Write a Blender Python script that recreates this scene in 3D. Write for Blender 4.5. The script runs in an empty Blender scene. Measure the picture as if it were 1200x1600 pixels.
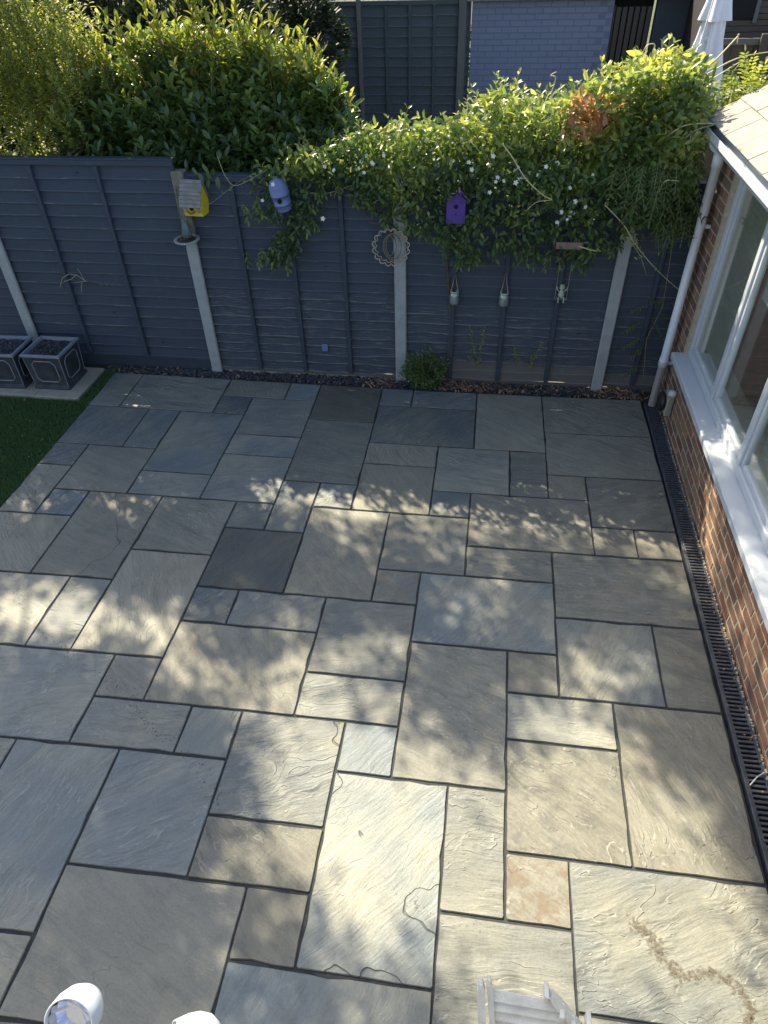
import bpy, math, random
import numpy as np
from mathutils import Vector, Matrix, noise as mnoise
S = bpy.context.scene
random.seed(7); rng = np.random.default_rng(11)

# ------------------------------------------------------------------ camera, sky, sun, exposure
CAM = np.array([3.656952, -5.750826, 3.477316]); FPX = 1070.492
ROT = np.array([[0.9900522, -0.0720526, 0.1208510], [0.1383371, 0.6552512, -0.7426364], [-0.0256789, 0.7519670, 0.6587005]])
cd = bpy.data.cameras.new('camera'); cam = bpy.data.objects.new('camera', cd); S.collection.objects.link(cam)
cam.matrix_world = Matrix([[*ROT[0], CAM[0]], [*ROT[1], CAM[1]], [*ROT[2], CAM[2]], [0, 0, 0, 1]])
cd.sensor_fit = 'VERTICAL'; cd.sensor_height = 36; cd.lens = 36 * FPX / 1600; cd.clip_start = .05; cd.clip_end = 400
S.camera = cam
SUN_EL = math.radians(44); SUN_AZ = math.atan2(-0.6, 0.8)
SUN = np.array([math.sin(SUN_AZ) * math.cos(SUN_EL), math.cos(SUN_AZ) * math.cos(SUN_EL), math.sin(SUN_EL)])
w = bpy.data.worlds.new("World"); S.world = w; w.use_nodes = True
sky = w.node_tree.nodes.new('ShaderNodeTexSky'); sky.sky_type = 'NISHITA'; sky.sun_disc = False
sky.sun_elevation = SUN_EL; sky.sun_rotation = SUN_AZ; sky.air_density = 1.0; sky.dust_density = 2.0; sky.ozone_density = 1.0
w.node_tree.links.new(sky.outputs[0], w.node_tree.nodes['Background'].inputs[0])
w.node_tree.nodes['Background'].inputs[1].default_value = 0.125
sl = bpy.data.lights.new('sun', 'SUN'); sl.energy = 5.0; sl.angle = math.radians(.53); sl.color = (1, .875, .65)
so = bpy.data.objects.new('sun', sl); S.collection.objects.link(so)
so.rotation_euler = Vector(SUN).to_track_quat('Z', 'Y').to_euler()
S.view_settings.view_transform = 'Standard'; S.view_settings.look = 'None'; S.view_settings.gamma = 1
S.view_settings.use_curve_mapping = False; S.view_settings.exposure = 1.42

# ------------------------------------------------------------------ helpers
def ray(x, y): return ROT @ np.array([(x - 600) / FPX, (800 - y) / FPX, -1.])
def at(x, y, Y): d = ray(x, y); return CAM + (Y - CAM[1]) / d[1] * d          # a measured pixel on the plane y = Y
def ground(x, y, z=0.): d = ray(x, y); return CAM + (z - CAM[2]) / d[2] * d
def link(o, parent=None):
    S.collection.objects.link(o)
    if parent: o.parent = parent
    return o
def empty(name, label, cat, loc=(0, 0, 0), rz=0, group=None):
    o = bpy.data.objects.new(name, None); o.location = loc; o.rotation_euler = (0, 0, rz); o.empty_display_size = .1
    return tag(link(o), label, cat, group)
def tag(o, label=None, cat=None, group=None, kind=None):
    if label: o['label'] = label
    if cat: o['category'] = cat
    if group: o['group'] = group
    if kind: o['kind'] = kind
    return o
def mesh(name, v, f, m=None, smooth=False):
    me = bpy.data.meshes.new(name); me.from_pydata([tuple(map(float, p)) for p in v], [], f); me.update()
    if m: me.materials.append(m)
    if smooth: me.polygons.foreach_set('use_smooth', [True] * len(me.polygons))
    return me
def obj(name, me, parent=None, loc=(0, 0, 0), rot=(0, 0, 0), scale=(1, 1, 1)):
    o = bpy.data.objects.new(name, me); o.location = loc; o.rotation_euler = rot; o.scale = scale
    return link(o, parent)
class MB:
    def __init__(s): s.v = []; s.f = []
    def add(s, v, f):
        n = len(s.v); s.v += [tuple(p) for p in v]; s.f += [tuple(i + n for i in q) for q in f]; return s
    def box(s, x0, x1, y0, y1, z0, z1, M=None):
        v = [(x, y, z) for z in (z0, z1) for x, y in ((x0, y0), (x1, y0), (x1, y1), (x0, y1))]
        if M is not None: v = [M @ Vector(p) for p in v]
        return s.add(v, [(3, 2, 1, 0), (4, 5, 6, 7), (0, 1, 5, 4), (1, 2, 6, 5), (2, 3, 7, 6), (3, 0, 4, 7)])
    def cbox(s, x0, x1, y0, y1, z0, z1, c=.004, M=None):     # chamfered box, 24 vertices
        X, Y, Z = (x0, x1), (y0, y1), (z0, z1); v = []; idx = {}
        for i in (0, 1):
            for j in (0, 1):
                for k in (0, 1):
                    sx, sy, sz = (1 - 2 * i) * c, (1 - 2 * j) * c, (1 - 2 * k) * c
                    for a, p in enumerate(((X[i], Y[j] + sy, Z[k] + sz), (X[i] + sx, Y[j], Z[k] + sz), (X[i] + sx, Y[j] + sy, Z[k]))):
                        idx[i, j, k, a] = len(v); v.append(p)
        g = lambda *q: idx[q]; f = []
        f += [(g(0,0,0,0), g(0,0,1,0), g(0,1,1,0), g(0,1,0,0)), (g(1,0,0,0), g(1,1,0,0), g(1,1,1,0), g(1,0,1,0))]
        f += [(g(0,0,0,1), g(1,0,0,1), g(1,0,1,1), g(0,0,1,1)), (g(0,1,0,1), g(0,1,1,1), g(1,1,1,1), g(1,1,0,1))]
        f += [(g(0,0,0,2), g(0,1,0,2), g(1,1,0,2), g(1,0,0,2)), (g(0,0,1,2), g(1,0,1,2), g(1,1,1,2), g(0,1,1,2))]
        for i in (0, 1):
            for j in (0, 1):
                q = (g(i,j,0,0), g(i,j,1,0), g(i,j,1,1), g(i,j,0,1)); f.append(q if (i + j) % 2 else q[::-1])
        for i in (0, 1):
            for k in (0, 1):
                q = (g(i,0,k,0), g(i,1,k,0), g(i,1,k,2), g(i,0,k,2)); f.append(q[::-1] if (i + k) % 2 else q)
        for j in (0, 1):
            for k in (0, 1):
                q = (g(0,j,k,1), g(1,j,k,1), g(1,j,k,2), g(0,j,k,2)); f.append(q if (j + k) % 2 else q[::-1])
        for i in (0, 1):
            for j in (0, 1):
                for k in (0, 1):
                    q = (g(i,j,k,0), g(i,j,k,1), g(i,j,k,2)); f.append(q if (i + j + k) % 2 == 0 else q[::-1])
        if M is not None: v = [M @ Vector(p) for p in v]
        return s.add(v, f)
    def tube(s, pts, r, n=6, closed=False):
        pts = [Vector(p) for p in pts]; N = len(pts); base = len(s.v); up = Vector((.31, .2, .93)).normalized()
        for i, p in enumerate(pts):
            a = pts[(i - 1) % N] if (closed or i) else p; b = pts[(i + 1) % N] if (closed or i < N - 1) else p
            t = (b - a).normalized(); u = t.cross(up)
            u = u.normalized() if u.length > 1e-4 else Vector((1, 0, 0)); v2 = t.cross(u)
            rr = r(i / (N - 1)) if callable(r) else r
            for k in range(n):
                an = 2 * math.pi * k / n; s.v.append(tuple(p + rr * (u * math.cos(an) + v2 * math.sin(an))))
        for i in range(N if closed else N - 1):
            for k in range(n):
                i2 = (i + 1) % N
                s.f.append((base + i * n + k, base + i * n + (k + 1) % n, base + i2 * n + (k + 1) % n, base + i2 * n + k))
        if not closed: s.f += [tuple(base + k for k in range(n))[::-1], tuple(base + (N - 1) * n + k for k in range(n))]
        return s
    def lathe(s, prof, n=20, c=(0, 0, 0), cap=True, fn=None):
        base = len(s.v)
        for r, z in prof:
            for k in range(n):
                a = 2 * math.pi * k / n; rr = r * (fn(a, z) if fn else 1)
                s.v.append((c[0] + rr * math.cos(a), c[1] + rr * math.sin(a), c[2] + z))
        for i in range(len(prof) - 1):
            for k in range(n): s.f.append((base + i * n + k, base + i * n + (k + 1) % n, base + (i + 1) * n + (k + 1) % n, base + (i + 1) * n + k))
        if cap: s.f += [tuple(base + k for k in range(n))[::-1], tuple(base + (len(prof) - 1) * n + k for k in range(n))]
        return s
    def xf(s, M): s.v = [tuple(M @ Vector(p)) for p in s.v]; return s
    def build(s, name, m, parent=None, smooth=False, loc=(0, 0, 0), rot=(0, 0, 0)):
        return obj(name, mesh(name, s.v, s.f, m, smooth), parent, loc, rot)

# ------------------------------------------------------------------ materials
class NT:
    def __init__(s, name):
        s.m = bpy.data.materials.new(name); s.m.use_nodes = True; s.t = s.m.node_tree
        s.b = s.t.nodes['Principled BSDF']; s.out = s.t.nodes['Material Output']
    def n(s, k, ins=None, **kw):
        x = s.t.nodes.new('ShaderNode' + k)
        for a, b in kw.items(): setattr(x, a, b)
        for a, b in (ins or {}).items(): s.set(x.inputs[a], b)
        return x
    def set(s, i, v):
        if isinstance(v, bpy.types.NodeSocket): s.t.links.new(v, i)
        elif isinstance(v, bpy.types.Node): s.t.links.new(v.outputs[0], i)
        else: i.default_value = v if not (isinstance(v, tuple) and len(v) == 3 and i.type == 'RGBA') else (*v, 1)
    def p(s, **kw):
        for a, b in kw.items(): s.set(s.b.inputs[a.replace('_', ' ')], b)
        return s
    def math(s, op, a, b=0., c=0., clamp=False): return s.n('Math', {0: a, 1: b, 2: c}, operation=op, use_clamp=clamp).outputs[0]
    def mix(s, f, a, b, mode='MIX'):
        x = s.n('Mix', data_type='RGBA', blend_type=mode); s.set(x.inputs[0], f); s.set(x.inputs[6], a); s.set(x.inputs[7], b); return x.outputs[2]
    def noise(s, vec, scale, detail=4, rough=.55, dist=0., W=None):
        x = s.n('TexNoise', {'Scale': scale, 'Detail': detail, 'Roughness': rough, 'Distortion': dist})
        if vec is not None: s.set(x.inputs['Vector'], vec)
        return x.outputs[0]
    def ramp(s, f, lo, hi, a=0., b=1.): return s.n('MapRange', {0: f, 1: lo, 2: hi, 3: a, 4: b}, interpolation_type='SMOOTHSTEP').outputs[0]
    def vmap(s, vec, sc=(1, 1, 1), loc=(0, 0, 0), rot=(0, 0, 0)): return s.n('Mapping', {'Vector': vec, 'Scale': sc, 'Location': loc, 'Rotation': rot}).outputs[0]
    def bump(s, h, st=.3, dist=.01): x = s.n('Bump', {'Height': h, 'Strength': st, 'Distance': dist}); s.set(s.b.inputs['Normal'], x.outputs[0]); return s
    def obj(s): return s.n('TexCoord').outputs['Object']
    def uv(s): return s.n('TexCoord').outputs['UV']
    def gen(s): return s.n('NewGeometry').outputs['Position']
    def rnd(s): return s.n('ObjectInfo').outputs['Random']
def plain(name, col, rough=.6, var=.15, scale=12, bump=.15, metal=0., vec='obj', bd=.004):
    t = NT(name); c = t.obj() if vec == 'obj' else t.gen()
    n = t.noise(c, scale, 5); n2 = t.noise(c, scale * 6, 3)
    f = t.math('ADD', t.math('MULTIPLY', t.math('SUBTRACT', n, .5), 4 * var), 1.)
    f = t.math('ADD', f, t.math('MULTIPLY', t.math('SUBTRACT', n2, .5), 1.2 * var))
    x = t.n('VectorMath', {0: col, 1: (1, 1, 1)}, operation='MULTIPLY'); y = t.n('VectorMath', {0: x.outputs[0]}, operation='SCALE'); t.set(y.inputs['Scale'], f)
    t.p(Base_Color=y.outputs[0], Roughness=rough, Metallic=metal)
    if bump: t.bump(n2, bump, bd)
    return t.m

def slab_mat():
    t = NT('sandstone'); co = t.obj(); r = t.rnd(); r2 = t.math('FRACT', t.math('MULTIPLY', r, 17.31)); r3 = t.math('FRACT', t.math('MULTIPLY', r, 91.7))
    off = t.n('CombineXYZ', {0: t.math('MULTIPLY', r, 37.), 1: t.math('MULTIPLY', r2, 53.), 2: t.math('MULTIPLY', r3, 11.)})
    ang = t.math('MULTIPLY', t.math('SUBTRACT', r2, .5), 2.4)
    rotv = t.n('VectorRotate', {'Vector': co, 'Angle': ang}, rotation_type='Z_AXIS')
    v = t.n('VectorMath', {0: rotv.outputs[0], 1: off.outputs[0]}, operation='ADD').outputs[0]
    warp = t.n('TexNoise', {'Vector': v, 'Scale': 2.2, 'Detail': 2.})
    wv = t.n('VectorMath', {0: warp.outputs['Color'], 1: (.13, .13, 0)}, operation='MULTIPLY').outputs[0]
    vw = t.n('VectorMath', {0: v, 1: wv}, operation='ADD').outputs[0]
    st = t.noise(t.vmap(vw, (3.0, 22, 1)), 2.0, 9, .72)            # fine riven streaks
    st2 = t.noise(t.vmap(vw, (1.5, 9, 1)), 1.6, 5, .6)
    big = t.noise(v, 1.7, 4, .55); fine = t.noise(v, 90, 4, .6); mid = t.noise(v, 7, 5, .6)
    # delamination ledges: terraces of a stretched noise, only on part of each slab
    ln = t.noise(t.vmap(vw, (1.2, 3.4, 1)), 1.7, 3.6, .55, .5)
    lv = t.math('MULTIPLY', ln, 11.); fr = t.math('FRACT', lv); step = t.ramp(fr, .0, .09)
    ter = t.math('SUBTRACT', step, fr)
    pres = t.math('MULTIPLY', t.ramp(t.noise(v, 3.1, 4), .42, .56), t.ramp(r3, .05, .6, .3, 1.))
    edge = t.math('MULTIPLY', t.math('SUBTRACT', 1., t.math('ABSOLUTE', t.math('SUBTRACT', t.math('MULTIPLY', t.math('MINIMUM', fr, .16), 12.5), 1.))), pres, clamp=True)
    # cracks
    crk = t.math('ABSOLUTE', t.math('SUBTRACT', t.noise(t.vmap(v, (1, .7, 1), (7, 3, 0)), 1.2, 4, .5), .5))
    crk = t.math('MULTIPLY', t.ramp(crk, .0004, .0030, 1., 0.), t.n('Attribute', attribute_type='OBJECT', attribute_name='crack').outputs['Fac'], clamp=True)
    base = t.mix(t.ramp(r2, .15, .95), (.132, .156, .163), (.212, .202, .158))
    base = t.mix(t.ramp(big, .35, .7), base, (.228, .226, .184))
    base = t.mix(t.math('MULTIPLY', t.ramp(mid, .5, .72), .55), base, (.135, .145, .135))
    k = t.math('ADD', t.math('MULTIPLY', t.math('SUBTRACT', st, .5), t.math('ADD', t.math('MULTIPLY', r3, .9), .45)), t.math('MULTIPLY', t.math('SUBTRACT', st2, .5), .55))
    k = t.math('ADD', k, t.math('MULTIPLY', t.math('SUBTRACT', fine, .5), .6))
    k = t.math('ADD', k, t.math('MULTIPLY', t.math('SUBTRACT', r, .5), .46)); k = t.math('ADD', k, 1.)
    x = t.n('VectorMath', {0: base}, operation='SCALE'); t.set(x.inputs['Scale'], k)
    col = t.mix(t.math('MULTIPLY', edge, .42), x.outputs[0], (.40, .40, .365))
    col = t.mix(t.math('MULTIPLY', crk, .5), col, (.05, .05, .05))
    # rust, only where an object's rust value asks for it
    ra = t.n('Attribute', attribute_type='OBJECT', attribute_name='rust')
    rn = t.math('MULTIPLY', t.math('MULTIPLY', t.ramp(t.noise(co, 8, 7, .7, .3), .44, .60), .8), ra.outputs['Fac'])
    col = t.mix(rn, col, t.mix(t.noise(co, 30, 3), (.185, .13, .08), (.12, .09, .06)))
    da = t.n('Attribute', attribute_type='OBJECT', attribute_name='dark')
    y = t.n('VectorMath', {0: col}, operation='SCALE'); t.set(y.inputs['Scale'], t.math('SUBTRACT', 1., da.outputs['Fac']))
    t.p(Base_Color=y.outputs[0], Roughness=t.ramp(st, .3, .7, .5, .72)); t.b.inputs['Specular IOR Level'].default_value = .42
    h = t.math('ADD', t.math('MULTIPLY', st, .55), t.math('MULTIPLY', st2, .8))
    h = t.math('ADD', h, t.math('MULTIPLY', fine, .10)); h = t.math('ADD', h, t.math('MULTIPLY', t.math('MULTIPLY', ter, pres), .55))
    h = t.math('SUBTRACT', h, t.math('MULTIPLY', crk, .8)); h = t.math('ADD', h, t.math('MULTIPLY', big, 1.0))
    t.bump(h, .9, .010); return t.m

def paint_mat(name, paint, bare, wear):
    t = NT(name); uv = t.uv(); r = t.rnd(); sx = t.n('SeparateXYZ', {0: uv}); o = t.n('CombineXYZ', {0: t.math('MULTIPLY', r, 31.), 1: t.math('MULTIPLY', r, 7.), 2: 0.})
    v = t.n('VectorMath', {0: uv, 1: o.outputs[0]}, operation='ADD').outputs[0]
    grain = t.noise(t.vmap(v, (1.5, 26, 1)), 2.2, 6, .65); big = t.noise(t.vmap(v, (1.6, 1.2, 1)), 1.3, 4, .6)
    edge = t.ramp(sx.outputs[1], .0, .12, 1., 0.)
    wn = t.noise(t.vmap(v, (1, .6, 1)), 4.5, 5, .65)
    we = t.math('MULTIPLY', edge, t.ramp(wn, .56 - wear * .14, .66 - wear * .1))
    ws = t.math('MULTIPLY', t.ramp(t.noise(t.vmap(v, (2.2, 6, 1)), 2.4, 6, .7), .70 - wear * .17, .80 - wear * .12), wear)
    drip = t.ramp(t.noise(t.vmap(v, (5, .25, 1)), 2.0, 5, .6), .55, .75)
    kn = t.n('TexVoronoi', {'Vector': t.vmap(v, (2.6, .9, 1)), 'Scale': 1.0}, feature='F1').outputs['Distance']
    knot = t.math('MULTIPLY', t.ramp(kn, .035, .075, 1., 0.), .8)
    f = t.math('MAXIMUM', we, t.math('MULTIPLY', ws, .75), clamp=True)
    a = t.mix(t.ramp(grain, .25, .75), paint, tuple(c * 1.5 for c in paint)); a = t.mix(t.math('MULTIPLY', t.ramp(big, .35, .7), .5), a, (paint[0] * 1.75, paint[1] * 1.65, paint[2] * 1.5))
    a = t.mix(knot, a, tuple(c * .45 for c in paint))
    a = t.mix(t.math('MULTIPLY', drip, .45), a, (paint[0] * 2.1, paint[1] * 2.1, paint[2] * 1.9))
    a = t.mix(t.math('MULTIPLY', edge, .7), a, (paint[0] * 3.2, paint[1] * 3.0, paint[2] * 2.7))  # paler lip along each slat's lower edge, a highlight painted into the colour
    b = t.mix(grain, tuple(c * .6 for c in bare), bare)
    t.p(Base_Color=t.mix(f, a, b), Roughness=.68); t.b.inputs['Specular IOR Level'].default_value = .3
    t.bump(t.math('ADD', grain, t.math('MULTIPLY', knot, -.8)), .5, .003); return t.m

def leaf_mat(name, cols, trans=.4, rough=.38, margin=None, spec=.5):
    t = NT(name); tint = t.n('Attribute', attribute_name='tint').outputs['Fac']
    cr = t.n('ValToRGB', {0: tint}); e = cr.color_ramp.elements
    while len(e) < len(cols): e.new(.5)
    for i, (p_, c) in enumerate(cols): e[i].position = p_; e[i].color = (*c, 1)
    c = cr.outputs[0]; sx = t.n('SeparateXYZ', {0: t.uv()}); ax = t.math('ABSOLUTE', t.math('SUBTRACT', sx.outputs[1], .5))
    vein = t.ramp(ax, .0, .05, 1., 0.)
    c = t.mix(t.math('MULTIPLY', vein, .35), c, (.22, .27, .08))
    if margin: c = t.mix(t.ramp(t.math('ADD', ax, t.math('MULTIPLY', t.noise(t.gen(), 60, 2), .16)), .33, .42), c, margin)
    t.p(Base_Color=c, Roughness=rough); t.b.inputs['Specular IOR Level'].default_value = spec
    tc = t.n('VectorMath', {0: c, 1: (1.55, 1.55, .8)}, operation='MULTIPLY')
    tb = t.n('BsdfTranslucent', {'Color': tc.outputs[0]}); mx = t.n('MixShader', {0: trans}); t.t.links.new(t.b.outputs[0], mx.inputs[1]); t.t.links.new(tb.outputs[0], mx.inputs[2])
    t.t.links.new(mx.outputs[0], t.out.inputs[0]); return t.m

def brick_mat(name, cols, bump=.5, mottle=True):
    t = NT(name); r = t.rnd(); co = t.obj(); v = t.n('VectorMath', {0: co, 1: t.n('CombineXYZ', {0: t.math('MULTIPLY', r, 90.), 1: t.math('MULTIPLY', r, 33.), 2: 0.}).outputs[0]}, operation='ADD').outputs[0]
    cr = t.n('ValToRGB', {0: r}); e = cr.color_ramp.elements; cr.color_ramp.interpolation = 'LINEAR'
    while len(e) < len(cols): e.new(.5)
    for i, c in enumerate(cols): e[i].position = i / (len(cols) - 1); e[i].color = (*c, 1)
    n = t.noise(v, 14, 5, .6); n2 = t.noise(v, 160, 3, .6); n3 = t.noise(v, 5, 3)
    c = t.mix(t.ramp(n, .35, .7), cr.outputs[0], t.mix(.5, cr.outputs[0], (.10, .075, .065))); c = t.mix(t.math('MULTIPLY', t.ramp(n3, .5, .7), .4), c, (.34, .22, .13))
    if not mottle: c = cr.outputs[0]
    k = t.math('ADD', t.math('MULTIPLY', t.math('SUBTRACT', n2, .5), .6 if mottle else .3), 1.); x = t.n('VectorMath', {0: c}, operation='SCALE'); t.set(x.inputs['Scale'], k)
    t.p(Base_Color=x.outputs[0], Roughness=.85); t.bump(t.math('ADD', n2, n), bump, .004); return t.m

M = {}
M['slab'] = slab_mat()
M['joint'] = plain('joint_sand', (.034, .037, .040), .9, .3, 40, .5)
M['soil'] = plain('dark_soil', (.035, .03, .025), .95, .3, 10, .6, vec='pos')
M['ground'] = plain('rough_ground', (.09, .1, .06), .95, .3, 3, .6, vec='pos')
M['ground'].node_tree.nodes['Principled BSDF'].inputs['Specular IOR Level'].default_value = .1
M['turf_base'] = plain('turf_backing', (.016, .036, .014), .95, .3, 20, .6, vec='pos')
PAINT = (.034, .046, .066); BARE = (.27, .26, .24)
M['paint'] = paint_mat('fence_paint', PAINT, BARE, .15)
M['paint_worn'] = paint_mat('worn_fence_paint', (.036, .048, .068), (.30, .29, .27), 1.0)
M['paint_far'] = paint_mat('far_fence_paint', (.045, .056, .065), (.2, .2, .18), .3)
M['timber'] = paint_mat('grey_bare_timber', (.085, .088, .088), (.25, .245, .225), .7)
M['timber_dark'] = paint_mat('weathered_dark_timber', (.06, .048, .04), (.25, .2, .15), .5)
M['concrete'] = plain('post_concrete', (.33, .355, .36), .85, .16, 8, .6, vec='pos', bd=.003)
M['concrete_mossy'] = plain('mossy_concrete', (.19, .175, .14), .92, .35, 22, .9, vec='pos', bd=.006)
M['paver'] = plain('pale_paver', (.33, .31, .25), .85, .16, 9, .5)
M['lead'] = plain('faux_lead', (.045, .052, .062), .42, .45, 9, .5)
M['lead_edge'] = plain('worn_lead_edge', (.22, .25, .29), .45, .2, 12, .3)
M['chip'] = plain('slate_chip', (.055, .058, .066), .6, .7, 14, .3, vec='pos')
M['dry'] = plain('dry_leaf', (.30, .185, .105), .8, .7, 9, .3, vec='pos')
M['pvc'] = plain('white_pvc', (.50, .545, .59), .32, .04, 6, .0)
M['pvc_pipe'] = plain('downpipe_pvc', (.70, .73, .76), .32, .05, 6, .0)
M['pvc_old'] = plain('old_white_pvc', (.62, .63, .62), .45, .14, 18, .2)
M['drain'] = plain('drain_plastic', (.075, .085, .10), .33, .4, 25, .2, vec='pos')
M['black'] = plain('black_plastic', (.018, .018, .02), .5, .2, 12, .2)
M['void'] = plain('drain_void', (.006, .006, .007), .9, .1, 12, 0)
M['beige'] = plain('aged_beige_plastic', (.33, .32, .26), .6, .2, 18, .3)
M['brick'] = brick_mat('mixed_brick', [(.19, .075, .045), (.30, .15, .085), (.15, .085, .06), (.34, .19, .11), (.22, .09, .06), (.11, .075, .065), (.28, .17, .10)])
M['mortar'] = plain('mortar', (.42, .37, .28), .92, .2, 30, .7, vec='pos')
M['blue_brick'] = brick_mat('painted_brick', [(.165, .195, .29), (.18, .21, .305), (.172, .202, .298)], .6, False)
M['blue_mortar'] = plain('painted_mortar', (.13, .155, .235), .85, .1, 30, .4, vec='pos')
M['render_wall'] = plain('blue_grey_render', (.04, .048, .068), .85, .12, 14, .4)
M['grey_render'] = plain('grey_render', (.19, .20, .215), .9, .1, 8, .4)
M['slate'] = plain('roof_slate', (.23, .215, .185), .75, .25, 7, .6, bd=.006)
M['wood_white'] = plain('flaking_white_paint', (.66, .65, .58), .6, .16, 22, .7, bd=.003)
M['yellow'] = plain('yellow_paint', (.62, .50, .03), .55, .08, 20, .2)
M['purple'] = plain('purple_paint', (.085, .04, .26), .55, .08, 20, .2)
M['periwinkle'] = plain('periwinkle_paint', (.15, .20, .38), .5, .1, 20, .2)
M['grey_wood'] = plain('grey_wood', (.21, .205, .20), .8, .35, 18, .6)
M['pink_wood'] = plain('faded_pink_wood', (.20, .13, .12), .8, .3, 18, .6)
M['rope'] = plain('rope', (.36, .27, .20), .9, .2, 40, .4)
M['wire'] = plain('cream_wire', (.42, .37, .26), .6, .25, 30, .2)
M['darkwire'] = plain('dark_wire', (.05, .045, .04), .6, .2, 30, .1)
M['teal'] = plain('teal_glaze', (.10, .15, .15), .35, .35, 16, .2)
M['tray'] = plain('pale_stoneware', (.30, .31, .30), .6, .25, 18, .3)
M['fabric'] = plain('white_parasol_fabric', (.66, .68, .74), .8, .06, 9, .3)
M['bark'] = plain('bark', (.10, .075, .05), .9, .3, 18, .8, vec='pos')
M['stem'] = plain('green_stem', (.24, .22, .08), .6, .25, 12, .1, vec='pos')
M['tendril'] = plain('pale_tendril', (.55, .50, .26), .6, .15, 12, .1, vec='pos')
M['deadstem'] = plain('dead_stem', (.34, .29, .2), .8, .2, 12, .1, vec='pos')
M['petal'] = plain('white_petal', (.72, .72, .58), .6, .05, 12, .0)
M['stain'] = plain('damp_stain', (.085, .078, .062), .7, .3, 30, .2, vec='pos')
M['stain2'] = plain('ochre_stain', (.150, .132, .098), .7, .3, 30, .2, vec='pos')
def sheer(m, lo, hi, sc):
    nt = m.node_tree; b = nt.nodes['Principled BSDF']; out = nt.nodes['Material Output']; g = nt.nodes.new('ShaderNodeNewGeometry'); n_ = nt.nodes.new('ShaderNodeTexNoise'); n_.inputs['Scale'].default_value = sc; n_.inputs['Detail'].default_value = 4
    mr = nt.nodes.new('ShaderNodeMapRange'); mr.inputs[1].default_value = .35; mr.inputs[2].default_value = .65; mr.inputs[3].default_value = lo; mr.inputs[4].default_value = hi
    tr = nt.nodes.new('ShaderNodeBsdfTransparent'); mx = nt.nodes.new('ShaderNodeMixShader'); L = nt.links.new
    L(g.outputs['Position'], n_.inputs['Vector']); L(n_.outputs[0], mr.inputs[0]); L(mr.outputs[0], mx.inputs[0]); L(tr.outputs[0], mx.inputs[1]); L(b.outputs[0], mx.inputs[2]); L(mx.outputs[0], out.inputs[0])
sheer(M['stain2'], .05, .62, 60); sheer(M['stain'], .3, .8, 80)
M['blind'] = plain('cream_blind', (.55, .52, .44), .8, .06, 4, .1)
M['frog'] = plain('pale_ceramic', (.40, .45, .36), .35, .2, 25, .1)
M['blue_cushion'] = plain('blue_cushion', (.10, .17, .32), .8, .1, 10, .2)
M['terracotta'] = plain('terracotta', (.24, .10, .06), .8, .2, 10, .3)
M['reflector'] = plain('ribbed_reflector', (.7, .72, .78), .2, .05, 10, .0, metal=.9)
def glass():
    t = NT('window_glass'); g = t.n('BsdfGlossy', {'Color': (1, 1, 1, 1), 'Roughness': .02}); tr = t.n('BsdfTransparent', {'Color': (.86, .9, .88, 1)})
    lw = t.n('LayerWeight', {'Blend': .5}); fc = t.math('ADD', t.math('MULTIPLY', t.math('POWER', lw.outputs['Facing'], 3.), .6), .09); mx = t.n('MixShader', {0: fc}); t.t.links.new(tr.outputs[0], mx.inputs[1]); t.t.links.new(g.outputs[0], mx.inputs[2]); t.t.links.new(mx.outputs[0], t.out.inputs[0]); return t.m
M['glass'] = glass()
def jarglass():
    t = NT('jar_glass'); g = t.n('BsdfGlossy', {'Color': (1, 1, 1, 1), 'Roughness': .05}); tr = t.n('BsdfTransparent', {'Color': (.72, .82, .82, 1)})
    d = t.n('BsdfDiffuse', {'Color': (.35, .42, .42, 1)}); a = t.n('MixShader', {0: .55}); t.t.links.new(tr.outputs[0], a.inputs[1]); t.t.links.new(d.outputs[0], a.inputs[2])
    mx = t.n('MixShader', {0: .18}); t.t.links.new(a.outputs[0], mx.inputs[1]); t.t.links.new(g.outputs[0], mx.inputs[2]); t.t.links.new(mx.outputs[0], t.out.inputs[0]); return t.m
M['jar'] = jarglass()
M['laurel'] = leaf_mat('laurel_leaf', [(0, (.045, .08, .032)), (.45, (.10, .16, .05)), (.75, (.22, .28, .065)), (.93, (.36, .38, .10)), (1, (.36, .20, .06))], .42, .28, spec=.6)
M['privet'] = leaf_mat('variegated_privet_leaf', [(0, (.10, .14, .045)), (.6, (.20, .25, .065)), (1, (.34, .36, .09))], .48, .5, margin=(.52, .52, .19), spec=.3)
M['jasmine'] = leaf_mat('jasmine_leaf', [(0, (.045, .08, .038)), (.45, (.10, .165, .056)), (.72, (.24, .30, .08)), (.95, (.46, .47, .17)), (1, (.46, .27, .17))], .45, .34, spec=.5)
M['wisteria'] = leaf_mat('wisteria_leaf', [(0, (.06, .11, .035)), (.5, (.14, .20, .05)), (.85, (.30, .32, .07)), (1, (.42, .34, .10))], .45, .5)
M['herb'] = leaf_mat('herb_leaf', [(0, (.06, .11, .035)), (.7, (.10, .17, .05)), (1, (.25, .28, .15))], .3, .5)
M['dark_leaf'] = leaf_mat('dark_evergreen_leaf', [(0, (.010, .018, .010)), (.7, (.022, .036, .016)), (1, (.05, .06, .03))], .15, .6)
M['tree_leaf'] = leaf_mat('tree_leaf', [(0, (.03, .06, .02)), (1, (.07, .11, .03))], .3, .45)
M['turf'] = leaf_mat('turf_blade', [(0, (.045, .12, .034)), (.7, (.085, .19, .05)), (1, (.18, .20, .08))], .1, .6)

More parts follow.
